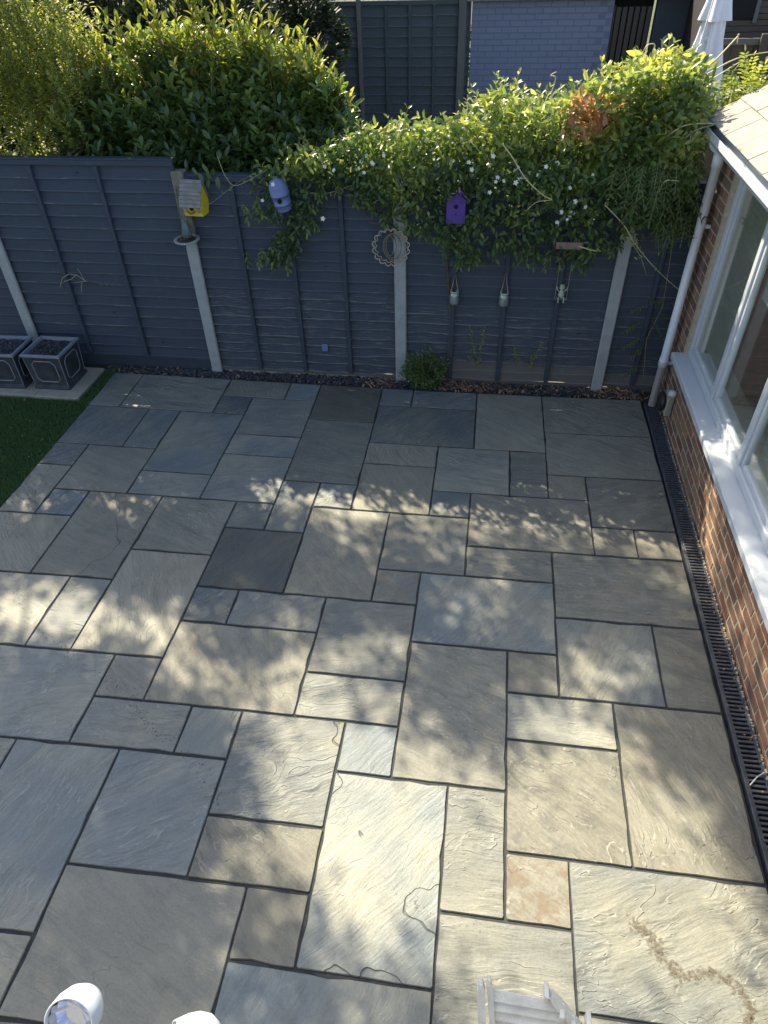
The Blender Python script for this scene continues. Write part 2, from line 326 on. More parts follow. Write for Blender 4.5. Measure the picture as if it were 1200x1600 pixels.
# ------------------------------------------------------------------ leaf meshes
def nrm(a): return a / np.maximum(np.linalg.norm(a, axis=1, keepdims=True), 1e-9)
def leaves_me(name, pos, ax, nr, L, W, tint, m, curve=.25, fold=.18, simple=False, shape=(.75, .95)):
    """many leaves in one mesh: pos base, ax direction, nr face normal"""
    N = len(pos); ax = nrm(ax); nr = nr - (nr * ax).sum(1, keepdims=True) * ax; nr = nrm(nr); sd = np.cross(ax, nr)
    L = np.broadcast_to(L, (N,))[:, None]; W = np.broadcast_to(W, (N,))[:, None]
    def P(t, s, up=0): return pos + ax * L * t + sd * W * .5 * s + nr * (-curve * L * t * t + up * W)
    if simple:
        V = np.stack([P(0, 0), P(.45, -1, fold), P(1, 0), P(.45, 1, fold)], 1); fl = [(0, 1, 2), (0, 2, 3)]
        uv = [(0, .5), (.45, 0), (1, .5), (.45, 1)]
    else:
        a, b = shape
        V = np.stack([P(0, 0), P(.3, -a, fold), P(.3, 0), P(.3, a, fold), P(.68, -b * .82, fold), P(.68, 0), P(.68, b * .82, fold), P(1, 0)], 1)
        fl = [(0, 1, 2), (0, 2, 3), (1, 4, 5), (1, 5, 2), (2, 5, 6), (2, 6, 3), (4, 7, 5), (5, 7, 6)]
        uv = [(0, .5), (.3, .02), (.3, .5), (.3, .98), (.68, .02), (.68, .5), (.68, .98), (1, .5)]
    k = V.shape[1]; F = np.array(fl)[None] + (np.arange(N) * k)[:, None, None]; F = F.reshape(-1, 3)
    me = bpy.data.meshes.new(name); me.vertices.add(N * k); me.vertices.foreach_set('co', V.reshape(-1).astype(np.float32))
    me.loops.add(F.size); me.loops.foreach_set('vertex_index', F.reshape(-1).astype(np.int32))
    me.polygons.add(len(F)); me.polygons.foreach_set('loop_start', np.arange(0, F.size, 3, dtype=np.int32)); me.polygons.foreach_set('loop_total', np.full(len(F), 3, np.int32))
    me.polygons.foreach_set('use_smooth', np.ones(len(F), bool))
    me.update(calc_edges=True)
    ul = me.uv_layers.new(name='UVMap'); U = np.array(uv)[np.array(fl).reshape(-1)]; ul.data.foreach_set('uv', np.tile(U, (N, 1)).reshape(-1).astype(np.float32))
    at_ = me.attributes.new('tint', 'FLOAT', 'POINT'); at_.data.foreach_set('value', np.repeat(np.broadcast_to(tint, (N,)), k).astype(np.float32))
    me.materials.append(m); return me
def rdir(n, bias=(0, 0, 0), s=1.): return nrm(rng.normal(size=(n, 3)) * s + np.array(bias))
def inpoly(x, y, P):
    c = np.zeros(len(x), bool); j = len(P) - 1
    for i in range(len(P)):
        xi, yi = P[i]; xj, yj = P[j]
        c ^= ((yi > y) != (yj > y)) & (x < (xj - xi) * (y - yi) / (yj - yi + 1e-12) + xi); j = i
    return c
def npn(p, s):  # cheap smooth noise for arrays
    return np.array([mnoise.noise(Vector(q) * s) for q in p])
def leaf_parts(name, parent, pos, ax, nr, L, W, m, kinds=6, tints=(.3, .5, .6, .75, .85, .9), curve=.25, fold=.2):
    """the largest leaves as objects of their own, sharing a few leaf meshes"""
    ms = [leaves_me(name, np.zeros((1, 3)), np.array([[1., 0, 0]]), np.array([[0, 0, 1.]]), 1., W / L, tints[i % len(tints)], m, curve * (.5 + .2 * i), fold) for i in range(kinds)]
    ax = nrm(ax); nr = nrm(nr - (nr * ax).sum(1, keepdims=True) * ax); sd = np.cross(nr, ax)
    for i in range(len(pos)):
        o = bpy.data.objects.new(name, ms[int(rng.integers(kinds))]); l = L * rng.uniform(.8, 1.25)
        Mx = Matrix([[ax[i][k], sd[i][k], nr[i][k], pos[i][k]] for k in range(3)] + [[0, 0, 0, 1]]) @ Matrix.Diagonal((l, l, l, 1))
        o.parent = parent; o.matrix_world = Mx if parent is None else parent.matrix_basis @ Matrix.Identity(4) @ (parent.matrix_basis.inverted() @ Mx)
        o.matrix_basis = parent.matrix_basis.inverted() @ Mx; S.collection.objects.link(o)

# ------------------------------------------------------------------ setting: ground
g = mesh('ground', [(-60, -60, -.09), (60, -60, -.09), (60, 80, -.09), (-60, 80, -.09)], [(0, 1, 2, 3)], M['ground']); tag(obj('ground', g), kind='structure')

# ---- paving: slabs in project-pack sizes, laid on a measured grid (one unit about 305 mm)
CXP = [-0.02319, 5.345308, 0.051096, -0.230058, 0.01843, -0.165821, 0.084051, -0.006526, -0.002479, 0.100751]
CYP = [0.025583, -0.092902, -5.259507, -0.063725, 0.458946, -0.011165, 0.128046, -0.344531, 0.032338, -0.074627]
def node(gx, gy):
    x = gx / 17; y = gy / 17
    if gy > 17.5: dy = (gy - 17.5); gy = 17.5; y = gy / 17
    else: dy = 0
    if gx < 0: dx = gx; x = 0
    else: dx = 0
    b = [1, x, y, x * x, x * y, y * y, x ** 3, x * x * y, x * y * y, y ** 3]
    return np.array([sum(p * q for p, q in zip(CXP, b)) + dx * .305, sum(p * q for p, q in zip(CYP, b)) - dy * .31])
SL = [(0,1,0,2),(1,4,0,2),(4,6,0,1),(6,7,0,1),(4,5,1,2),(5,7,1,3),(7,9,0,2),(9,10,0,1),(10,12,0,1),(9,12,1,3),(12,14,0,3),(14,17,0,2),(14,17,2,4),
 (9,11,3,4),(11,13,3,5),(13,14,3,5),(14,15,4,5),(15,17,4,6),(9,11,4,6),(11,12,5,6),(12,15,5,7),(15,16,6,7),(16,17,6,7),(7,9,2,5),(5,7,3,4),(3,5,2,5),
 (0,2,2,4),(2,3,2,4),(0,1,4,5),(1,3,4,6),(0,1,5,7),(3,5,5,6),(5,7,4,6),(1,2,6,7),(0,2,7,9),(2,4,6,9),(4,6,6,8),(6,7,6,7),(7,8,5,7),(8,9,5,6),(8,10,6,9),
 (10,12,6,8),(6,8,7,9),(12,14,7,8),(10,11,8,9),(14,17,7,9),(11,14,8,10),(14,16,9,11),(16,17,9,11),(13,14,10,11),(11,13,10,13),(13,15,11,12),(15,17,11,14),
 (13,15,12,14),(13,14,14,15),(12,13,13,15),(10,12,13,16),(12,14,15,17),(14,17,14,16),(4,6,8,11),(3,4,9,11),(1,3,9,11),(6,7,9,10),(7,9,9,10),(6,9,10,12),
 (9,11,9,11),(9,11,11,12),(2,5,11,13),(5,6,11,12),(5,7,12,13),(7,8,12,13),(8,10,12,14),(10,11,12,13),(2,4,13,15),(4,6,13,16),(6,8,13,15),(8,10,14,15),
 (6,9,15,17),(9,10,15,16),(9,12,16,18),(3,6,16,17),(14,17,16,18),(5,9,17,18)]
occ = set()
for a, b, c, d in SL:
    for i in range(a, b):
        for j in range(c, d):
            if (i, j) in occ: print('OVERLAP', (a, b, c, d), i, j)
            occ.add((i, j))
for j in range(0, 21):
    for i in range(-4 if j >= 7 else 0, 17):
        if (i, j) in occ: continue
        for (W_, H_) in random.sample([(3, 2), (2, 2), (2, 1), (1, 2), (1, 1)], 5) + [(1, 1)]:
            cells = [(x, y) for x in range(i, i + W_) for y in range(j, j + H_)]
            if i + W_ <= 17 and all(q not in occ for q in cells) and all(not (x < 0 and y < 7) for x, y in cells): break
        occ.update(cells); SL.append((i, i + W_, j, j + H_))
patio = empty('patio', 'grey riven sandstone paving laid in mixed rectangles with dark joints', 'patio'); del patio['category'], patio['label']; patio['kind'] = 'structure'
bed = mesh('joint_bed', [(*node(-4, 7), -.009), (*node(-4, 21), -.009), (*node(17, 21), -.009), (*node(17, 7), -.009), (*node(17, 0), -.009), (*node(0, 0), -.009), (*node(0, 7), -.009)], [(0, 1, 2, 3, 4, 5, 6)][::-1], M['joint'])
obj('joint_bed', bed, patio)
for (a, b, c, d) in SL:
    q = [node(a, d), node(b, d), node(b, c), node(a, c)]; cen = sum(q) / 4; gap = .0050; th = .03; zt = random.uniform(-.0007, .0007)
    pts = []
    sgn = [(1, 1), (-1, 1), (-1, -1), (1, -1)]
    cor = [p - cen + np.array([sx * (gap + random.uniform(-.002, .002)), sy * (gap + .0022 + random.uniform(-.0015, .0015))]) for p, (sx, sy) in zip(q, sgn)]
    ring = []
    for i in range(4):
        p, r_ = cor[i], cor[(i + 1) % 4]; t_ = (r_ - p) / np.linalg.norm(r_ - p); L_ = np.linalg.norm(r_ - p); n_ = max(3, int(L_ / .09)); nn = np.array([t_[1], -t_[0]])
        for k in range(n_):
            u = k / n_; rad = random.uniform(.003, .007)
            if k == 0:
                ring.append(p + t_ * rad)
            else:
                ring.append(p + (r_ - p) * u + nn * (random.uniform(-.0030, .0012) - (.007 if random.random() < .06 else 0)))
        ring.append(r_ - t_ * rad)
    n = len(ring); v = []; v += [(x, y, -th) for x, y in ring]; v += [(x, y, zt - .005) for x, y in ring]
    inn = [np.array(p_) * (1 - .0035 / max(np.linalg.norm(p_), .01)) for p_ in ring]; v += [(p_[0], p_[1], zt) for p_ in inn]
    f = [(i, (i + 1) % n, n + (i + 1) % n, n + i) for i in range(n)] + [(n + i, n + (i + 1) % n, 2 * n + (i + 1) % n, 2 * n + i) for i in range(n)] + [tuple(range(2 * n, 3 * n))]
    o = obj('paving_slab', mesh('paving_slab', v, f, M['slab']), patio, (cen[0], cen[1], 0))
    o['dark'] = {(6,8,7,9): .34, (7,9,0,2): .3, (11,12,5,6): .22, (10,12,6,8): .16, (0,1,0,2): .15, (4,6,6,8): .12, (15,16,6,7): .2, (9,10,15,16): .25, (6,9,15,17): .12, (9,10,0,1): .15, (5,6,11,12): .12}.get((a, b, c, d), {0: 0.}.get(0) - (.10 if (a, b, c, d) in ((9,11,3,4), (10,12,13,16), (12,14,15,17), (5,7,1,3)) else 0))
    o['crack'] = 1. if (a, b, c, d) in ((2,4,6,9), (10,12,13,16), (8,10,12,14)) else 0.
    o['rust'] = {(13,14,14,15): .85, (10,11,8,9): .45}.get((a, b, c, d), 0.)

# damp dotted trail and ochre stain trail on the slabs: thin irregular flakes of dirt
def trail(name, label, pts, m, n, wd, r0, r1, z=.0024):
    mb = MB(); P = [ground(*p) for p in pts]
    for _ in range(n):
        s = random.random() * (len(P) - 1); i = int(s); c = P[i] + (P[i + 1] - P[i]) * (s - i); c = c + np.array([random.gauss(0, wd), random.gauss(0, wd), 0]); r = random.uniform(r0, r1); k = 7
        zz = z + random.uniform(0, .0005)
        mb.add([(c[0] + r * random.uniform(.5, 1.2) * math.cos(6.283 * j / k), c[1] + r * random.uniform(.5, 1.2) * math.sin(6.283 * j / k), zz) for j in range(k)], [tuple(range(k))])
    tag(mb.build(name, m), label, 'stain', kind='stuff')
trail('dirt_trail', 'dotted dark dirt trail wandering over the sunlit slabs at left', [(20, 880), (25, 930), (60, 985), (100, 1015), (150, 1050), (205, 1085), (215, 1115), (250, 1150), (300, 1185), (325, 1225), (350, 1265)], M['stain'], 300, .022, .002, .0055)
trail('ochre_stain', 'ochre brown splash stain curving over the big slab at lower right', [(985, 1440), (1020, 1465), (1035, 1500), (1060, 1525), (1110, 1520), (1150, 1540), (1175, 1575), (1170, 1600)], M['stain2'], 520, .013, .003, .011)
trail('faint_stain', 'faint ochre drip stains on the long cracked slab', [(600, 1370), (640, 1400), (660, 1425), (700, 1430), (760, 1445)], M['stain2'], 70, .018, .002, .006)

# ---- lawn
gx0, gx1 = -4.2, -.02; y7 = float(node(0, 7)[1]) + .004
lawn = mesh('turf_backing', [(gx0, y7, -.012), (gx1 + .03, y7, -.012), (gx1, .16, -.012), (gx0, .16, -.012)], [(0, 1, 2, 3)], M['turf_base']); tag(obj('lawn', lawn), kind='structure')
N = 42000; px_ = rng.uniform(-1.35, gx1 + .006, N); py_ = rng.uniform(y7 + .004, .15, N)
keep = ~((px_ < -.145) & (py_ > -.535)) ; px_, py_ = px_[keep], py_[keep]; N = len(px_)
tn = np.clip(rng.beta(2, 3, N), 0, 1); tn[rng.random(N) < .04] = 1
me = leaves_me('grass', np.c_[px_, py_, np.full(N, -.012)], rdir(N, (0, 0, 1.6), .6), rdir(N), rng.uniform(.022, .036, N), .0045, tn, M['turf'], .3, .0, simple=True)
tag(obj('grass', me), 'short dark green artificial grass beside the paving', 'grass', kind='stuff')

# ---- gravel border bed with slate chips and fallen leaves
bedm = mesh('border_bed', [(-.2, -.0, -.02), (5.34, -.03, -.02), (5.34, .26, -.02), (-.2, .26, -.02)], [(0, 1, 2, 3)], M['soil']); tag(obj('border_bed', bedm), kind='structure')
def chips(n, fx, s0, s1, m, name, parent=None, flat=.45):
    V = []; F = []; base = np.array([(x, y, z) for z in (-1, 1) for x, y in ((-1, -1), (1, -1), (1, 1), (-1, 1))], float)
    Fq = [(3, 2, 1, 0), (4, 5, 6, 7), (0, 1, 5, 4), (1, 2, 6, 5), (2, 3, 7, 6), (3, 0, 4, 7)]
    for i in range(n):
        p = np.array(fx()); s = random.uniform(s0, s1); q = base * rng.uniform(.55, 1.1, (8, 3)) * np.array([s, s * random.uniform(.5, .9), s * flat])
        R_ = np.array(Matrix.Rotation(random.uniform(0, 6.3), 3, 'Z') @ Matrix.Rotation(random.gauss(0, .4), 3, 'X') @ Matrix.Rotation(random.gauss(0, .4), 3, 'Y'))
        k = len(V); V += list(q @ R_.T + p); F += [tuple(a + k for a in f) for f in Fq]
    return obj(name, mesh(name, V, F, m), parent)
tag(chips(4200, lambda: (random.uniform(-.12, 5.19), random.triangular(.0, .25, .1), random.uniform(-.018, .0)), .006, .017, M['chip'], 'slate_chippings'), 'dark slate chippings filling the border along the fence foot', 'gravel', kind='stuff')
def litter(n, fx, name, label, sz=(.022, .05), m=None):
    p = np.array([fx() for _ in range(n)]); me = leaves_me(name, p, rdir(n, (0, 0, .05), 1.) * np.array([1, 1, .35]), rdir(n, (0, 0, 1.3), .6), rng.uniform(*sz, n), rng.uniform(.010, .02, n), .5, m or M['dry'], .5, .3)
    return tag(obj(name, me), label, 'leaves', kind='stuff')
litter(760, lambda: (random.choice([random.uniform(3.3, 5.1), random.uniform(3.3, 4.0), random.uniform(0.1, 5.1), random.gauss(2.75, .1), random.gauss(5.0, .15)]), random.uniform(.0, .2), random.uniform(.0, .016)), 'leaf_litter', 'dry brown fallen leaves scattered over the gravel border', (.022, .06))
litter(46, lambda: (random.uniform(-.15, .3), random.uniform(.03, .14), .004), 'dry_leaf_pile', 'small drift of dry leaves by the lawn corner')
litter(40, lambda: (random.uniform(-1., -.03), random.uniform(-1.6, .1), .022), 'lawn_leaves', 'few pale dry leaves lying on the grass', (.01, .022))
litter(60, lambda: (random.uniform(5.24, 5.315), random.uniform(-4.5, -.3), .006), 'drain_debris', 'dry leaf crumbs caught along the drain', (.006, .016))

# ------------------------------------------------------------------ slats and fences
def slat_me(L, h, z_wav, worn, seed, th=.012, notch=None, m=None):
    n = max(8, int(L / .09)); V = []; uv = []; rs = random.Random(seed)
    for i in range(n + 1):
        x = L * i / n; wv = z_wav * (mnoise.noise(Vector((x * 3.1, seed * 1.7, 0))) + .6 * mnoise.noise(Vector((x * 9, seed * 3.1, 4))))
        dy = .0035 * mnoise.noise(Vector((x * 2.5, seed, 8)))
        if notch and notch[0] < x < notch[1]:
            u = (x - notch[0]) / (notch[1] - notch[0]); wv += notch[2] * math.sin(u * math.pi); dy -= .012 * math.sin(u * math.pi)
        V += [(x, -.037 + dy, wv), (x, -.006, h), (x, -.006 + th * .6, h), (x, -.037 + th + dy, wv)]
        uv += [(x, 0.02), (x, 1), (x, 1), (x, 0)]
    F = []
    for i in range(n):
        a = i * 4; b = a + 4
        for j in range(4): F.append((a + j, b + j, b + (j + 1) % 4, a + (j + 1) % 4))
    F += [(0, 1, 2, 3), (n * 4 + 3, n * 4 + 2, n * 4 + 1, n * 4)]
    me = mesh('slat', V, F, m); ul = me.uv_layers.new(name='UVMap')
    for l in me.loops: ul.data[l.index].uv = uv[l.vertex_index]
    return me
def uvbox(mb, name, m, parent, axis=2):
    o = mb.build(name, m, parent); me = o.data; ul = me.uv_layers.new(name='UVMap')
    for l in me.loops:
        c = me.vertices[l.vertex_index].co; ul.data[l.index].uv = (c.z, .3 + c.x * 8 + c.y * 3) if axis == 2 else (c.x, .3 + c.z * 8 + c.y * 3)
    return o
def panel(label, x0, x1, z0, z1, n, battens, wear, Y=.2, group=None, bare_rows=0, notch_row=None, wav=.006, far=False, foot='timber', paint=None, frame='paint'):
    t = empty('lapped_fence', label, 'fence panel', (x0, Y, z0), 0, group); L = x1 - x0; H = z1 - z0; hz = H - .05; pitch = (hz - .03) / n
    for i in range(n):
        worn = wear(i / n); m = paint or M['paint_worn' if worn else 'paint']
        if i < bare_rows: m = M['timber']
        nt = notch_row.get(i) if notch_row else None
        o = obj('slat', slat_me(L - .03, pitch * 1.34, wav * (2.2 if worn else 1.2), worn, i + x0 * 3.3, notch=nt, m=m), t, (.015, 0, .03 + i * pitch))
    fm = paint or M[frame]
    uvbox(MB().cbox(0, L, -.046, -.006, H - .045, H - .004, .002), 'top_rail', fm, t, 0)
    uvbox(MB().cbox(-.002, L + .002, -.04, .03, H - .004, H + .012, .002), 'capping', fm, t, 0)
    uvbox(MB().cbox(0, L, -.034, -.006, 0, .032, .002), 'bottom_rail', M[foot], t, 0)
    for s in (0, 1): uvbox(MB().cbox(s * (L - .022), s * (L - .022) + .022, -.0415, -.006, .032, H - .046, .002), 'side_rail', fm, t)
    for i, b in enumerate(battens):
        mb = MB(); mb.cbox(b - x0 - .019, b - x0 + .019, -.061, -.018, .032, H - .046, .003); uvbox(mb, 'batten', fm, t)
    return t
FG = 'fence panels along the back of the patio'
panel('tall dark blue-grey fence panel with a split slat behind the planters', -.86, 1.003, .10, 1.965, 17, [-.3, .31], lambda u: False, group=FG, notch_row={7: (.60, .93, .034), 5: (.62, .95, .016)}, wav=.004, foot='paint')
panel('dark fence panel with the yellow birdhouse and worn lower slats', 1.057, 2.888, .012, 1.85, 19, [1.49, 1.955, 2.415], lambda u: u < .45, group=FG, wav=.007, foot='timber')
panel('dark fence panel with hanging jars and bare grey lowest slats', 2.942, 4.758, .012, 1.84, 19, [3.39, 3.845, 4.305], lambda u: u < .42, group=FG, bare_rows=2, wav=.008, foot='timber')
panel('narrow dark fence panel between the last post and the house', 4.812, 5.328, .03, 1.83, 18, [5.1], lambda u: u < .12, group=FG, wav=.006, foot='timber', bare_rows=1)
panel('dark fence panel behind the planters at the left photo edge', -2.72, -.91, .10, 1.80, 17, [-2.3, -1.85, -1.4], lambda u: False, group=FG, foot='paint')
def gravel_board(label, x0, x1, z0, z1, m, Y=.195, name='base_board'):
    o = uvbox(MB().cbox(x0, x1, Y - .018, Y + .02, z0, z1, .003), name, m, None, 0); return tag(o, label, 'board', 'boards under the fence panels')
gravel_board('dark painted board under the tall left fence panel', -.79, .955, -.08, .097, M['paint'])
gravel_board('dark painted board under the fence panel behind the planters', -2.7, -.98, -.08, .097, M['paint'])
gravel_board('pale concrete strip under the fence panel with the yellow birdhouse', 1.10, 2.82, -.08, .010, M['concrete'])
gravel_board('greyed timber board under the fence panel with the jars', 3.02, 4.69, -.08, .010, M['timber'])
gravel_board('pale stained board under the narrow fence panel by the house', 4.885, 5.31, -.08, .028, M['timber'])
# posts: slotted concrete
def post(label, x, z1, m=M['concrete'], Y=.2, w=.105, sloped=True, group='concrete posts of the back fence', zb=-.08):
    t = empty('fence_post', label, 'post', (x, Y, 0), 0, group); h = w / 2; mb = MB()
    pr = [(-h, -.06), (-h * .82, -.068), (h * .82, -.068), (h, -.06), (h, -.042), (h * .45, -.04), (h * .45, -.002), (h, 0), (h, .04), (-h, .04), (-h, 0), (-h * .45, -.002), (-h * .45, -.04), (-h, -.042)]
    n = len(pr); zs = [zb, z1 - .05, z1]; V = []
    for i, z in enumerate(zs):
        for (a, b) in pr: V.append((a * (1 if i < 2 else .86), b * (1 if i < 2 else .8), z))
    F = [(i * n + k, i * n + (k + 1) % n, (i + 1) * n + (k + 1) % n, (i + 1) * n + k) for i in range(2) for k in range(n)] + [tuple(range(2 * n, 3 * n))]
    mb.add(V, F); mb.build('shaft', m, t); return t
post('pale concrete fence post behind the grey planters, leftmost', -.88, 1.82)
p1 = post('pale concrete fence post right of the tall panel, ring feeder on it', 1.030, 1.30)
MB().cbox(-.055, .055, -.066, .04, 1.301, 1.885, .012).build('weathered_top', M['concrete_mossy'], p1)
p2 = post('pale concrete fence post in the centre with the scalloped wreath', 2.915, 1.80)
post('pale concrete fence post nearest to the house on the right', 4.785, 1.80, w=.1)

# ------------------------------------------------------------------ house on the right
wall = empty('house', 'brick house wall with long white window and slate roof at right', 'house', (5.33, .12, 0))
BL, BH = .225, .075
bms = []
for k in range(4):
    mb = MB(); r = random.Random(k); mb.cbox(0, .1, 0, .2155, 0, .0655, .003 + .001 * k); mb.v = [(x + r.uniform(-.0008, .0008), y + r.uniform(-.001, .001), z + r.uniform(-.001, .001)) for x, y, z in mb.v]; bms.append(mesh('brick', mb.v, mb.f, M['brick']))
hbm = mesh('brick', MB().cbox(0, .1, 0, .1035, 0, .0655, .003).v, MB().cbox(0, .1, 0, .1035, 0, .0655, .003).f, M['brick'])
MB().box(.0028, .35, -.60 - 5.6, .12, -.1, .640).build('mortar_wall', M['mortar'], wall)
MB().box(.003, .35, -.40 - .08, .12, .6405, 2.14).build('mortar_pier', M['mortar'], wall)
nb = 0; rest = MB()
for c in range(-1, 28):
    z = c * BH + .035; y = .12 - (BL / 2 if c % 2 else 0); ymin = -6.1 if z + .065 < .645 else -.47
    if z > 2.08: break
    if c % 2: 
        o = obj('brick', hbm, wall, (random.uniform(-.001, .0015), .12 - .1035, z)); y = .12 - .1125
    while y - .2155 > ymin - (.2 if ymin > -1 else .02):
        big = (y > -4.0)
        if ymin > -1 and y - .2155 < -.475:
            if y - .1035 > -.475: obj('brick', hbm, wall, (random.uniform(-.001, .0015), y - .1035, z))
            break
        if nb < 290 and big:
            obj('brick', random.choice(bms), wall, (random.uniform(-.0015, .002), y - .2155, z)); nb += 1
        else: rest.cbox(0, .1, y - .2155, y, z, z + .0655, .004)
        y -= BL
if rest.v: tag(rest.build('brickwork', M['brick'], wall), kind='stuff')
# window: sill, frame, mullions, panes, blinds
yA, yB = -.46, -6.2
uv = MB().cbox(-.085, .10, yB, yA + .02, .642, .668, .006).build('window_sill', M['pvc'], wall)
MB().cbox(-.089, -.078, yB, yA + .025, .612, .664, .004).build('sill_lip', M['pvc'], uv)
win = MB(); win.cbox(.03, .10, yB, yA, .6685, .735, .006); win.cbox(.03, .10, yB, yA, 2.06, 2.13, .006); win.cbox(.031, .099, yA - .07, yA, .7355, 2.0595, .006)
fr = win.build('window_frame', M['pvc'], wall)
edges = [yA - .07, -1.25, -2.05, -2.85, -3.65, -4.45, -5.25, -6.1]
for i in range(1, len(edges) - 1): MB().cbox(.032, .098, edges[i] - .03, edges[i] + .03, .7355, 2.0595, .006).build('mullion', M['pvc'], fr)
for i in range(len(edges) - 1):
    a, b = edges[i] - (.031 if i else 0), edges[i + 1] + .031
    MB().box(.060, .066, b, a, .736, 2.059).build('pane', M['glass'], fr)
    sash = MB(); sash.cbox(.045, .085, b, b + .035, .736, 2.059, .004); sash.cbox(.045, .085, a - .035, a, .736, 2.059, .004); sash.cbox(.046, .084, b + .036, a - .036, .737, .775, .004); sash.cbox(.046, .084, b + .036, a - .036, 2.02, 2.058, .004)
    sash.build('sash', M['pvc'], fr)
    bl = MB()
    for k in range(30 if i != 1 else 12):
        z = 2.02 - k * .042; bl.box(.125, .129, b + .02, a - .02, z - .036, z, Matrix.Identity(4))
    bl.build('blind', M['blind'], wall)
MB().box(.36, 3.6, -6.2, .1, -.05, .0).build('room_floor', M['beige'], wall); MB().box(3.5, 3.6, -6.2, .1, 0, 2.3).build('room_wall', M['blind'], wall); MB().box(.35, 3.5, .02, .12, 0, 2.2).build('end_wall', M['brick'], wall)
# eaves, gutter, roof
MB().cbox(-.10, -.075, -6.3, .06, 2.135, 2.262, .003).build('fascia', M['pvc'], wall)
MB().box(-.074, .12, -6.3, .06, 2.136, 2.144).build('soffit', M['pvc'], wall)
gut = MB(); prof = [(-.175, 2.262), (-.178, 2.215), (-.155, 2.178), (-.125, 2.172), (-.102, 2.20), (-.101, 2.255), (-.108, 2.255), (-.11, 2.205), (-.128, 2.180), (-.150, 2.186), (-.169, 2.218), (-.168, 2.262)]
V = [(a, y, z) for y in (-6.3, .075) for a, z in prof]; n = len(prof); gut.add(V, [(k, (k + 1) % n, n + (k + 1) % n, n + k) for k in range(n)] + [tuple(range(n))[::-1], tuple(range(n, 2 * n))]).build('gutter', M['pvc'], wall)
sl_ = math.radians(28); Rm = Matrix.Translation((-.14, 0, 2.275)) @ Matrix.Rotation(-sl_, 4, 'Y')
MB().box(.03, 2.6, -6.25, .09, -.04, -.012, Rm).build('roof_deck', M['timber_dark'], wall)
for row in range(9):
    for col in range(-1, 22):
        yy = .105 - col * .305 - (.15 if row % 2 else 0)
        if col == -1 and not row % 2: continue
        y1 = min(yy, .105); y0 = yy - .299
        mb = MB(); mb.cbox(row * .235, row * .235 + .30, y0, y1, 0, .013, .003); mb.v = [(x + (random.uniform(-.003, .003)), y + random.uniform(-.002, .002), z + (.012 if x < row * .235 + .15 else 0) + random.uniform(-.0015, .0015)) for x, y, z in mb.v]
        o = obj('slate_tile', mesh('slate_tile', [tuple(Rm @ Vector(p)) for p in mb.v], mb.f, M['slate']), wall)

# downpipe
dp = empty('downpipe', 'white plastic downpipe running down beside the brick corner into the drain', 'pipe', (5.255, -.115, 0))
MB().lathe([(.034, .02), (.034, .42), (.0385, .42), (.0385, .50), (.034, .50), (.034, 2.03), (.039, 2.03), (.039, 2.13)], 20).build('pipe', M['pvc_pipe'], dp, True)
MB().lathe([(.041, .44), (.041, .47)], 20).build('collar', M['pvc'], dp)
MB().cbox(.034, .075, -.012, .012, .44, .468, .003).build('bracket', M['pvc'], dp)
MB().cbox(.034, .075, -.012, .012, 1.6, 1.628, .003).build('bracket', M['pvc'], dp)
MB().tube([(0, 0, 2.06), (-.005, .0, 2.13), (-.05, .01, 2.17), (-.062, .015, 2.20)], .034, 14).build('swan_neck', M['pvc'], dp, True)

# wall box with a black round cover
wb = empty('wall_vent', 'aged beige wall box with black round cover and white cap beside downpipe', 'vent', (5.325, -.42, .26))
MB().cbox(-.055, .0, -.065, .05, -.12, .09, .008).build('box', M['beige'], wb)
MB().lathe([(.0, 0), (.07, .0), (.082, .012), (.082, .03), (.06, .045), (0, .05)], 24, cap=False).xf(Matrix.Translation((-.055, .03, -.025)) @ Matrix.Rotation(-math.pi / 2, 4, 'Y')).build('round_cover', M['black'], wb, True)
MB().lathe([(0, 0), (.026, .0), (.032, .02), (.026, .055), (0, .065)], 16, cap=False).xf(Matrix.Translation((-.0, -.045, .085)) @ Matrix.Rotation(-1.2, 4, 'Y')).build('white_cap', M['pvc_old'], wb, True)
MB().tube([(-.02, .06, -.11), (-.03, .075, -.19), (-.04, .07, -.255)], .007, 8).build('cable', M['black'], wb)

# drain channel
dr = empty('drain_channel', 'black slotted drain channel between the paving and the brick wall', 'drain', (5.262, 0, 0))
x0d, x1d = -.062, .058
MB().box(x0d, x1d, -6.2, -.055, -.07, -.06).build('trough', M['void'], dr)
for nm, a, b in (('edge_rail', x0d - .005, x0d + .009), ('edge_rail', x1d - .007, x1d + .003)): MB().cbox(a, b, -6.2, -.05, -.06, .003, .002).build(nm, M['drain'], dr)
yy = -.06
while yy > -6.1:
    mb = MB(); mb.cbox(x0d + .0095, x0d + .019, yy - .996, yy, -.016, .000, .001); mb.cbox(x1d - .017, x1d - .0075, yy - .996, yy, -.016, .000, .001)
    k = yy - .012
    while k > yy - .985:
        mb.cbox(x0d + .0192, x1d - .0172, k - .0145, k, -.015, -.001 + random.uniform(-.0006, .0006), .002); k -= .0285
    mb.build('grate', M['drain'], dr); yy -= 1.0
tag(MB().tube([(5.215, -3.77, .008), (5.262, -3.72, .010), (5.305, -3.69, .012)], .0035, 6).build('stick', M['pvc_old']), 'thin white stick lying across the drain grate', 'stick')
st_ = MB()
for y_ in np.arange(-.2, -5.6, -.017): 
    r_ = random.uniform(.004, .010); c_ = (5.322 - random.uniform(.0, .007), y_ + random.uniform(-.01, .01), .004)
    st_.lathe([(0, -.002), (r_, 0), (r_ * .6, r_ * .7), (0, r_ * .8)], 5, c_, cap=False)
tag(st_.build('mortar_crumbs', M['mortar']), 'grey mortar crumbs along the wall foot by the drain', 'crumbs', kind='stuff')

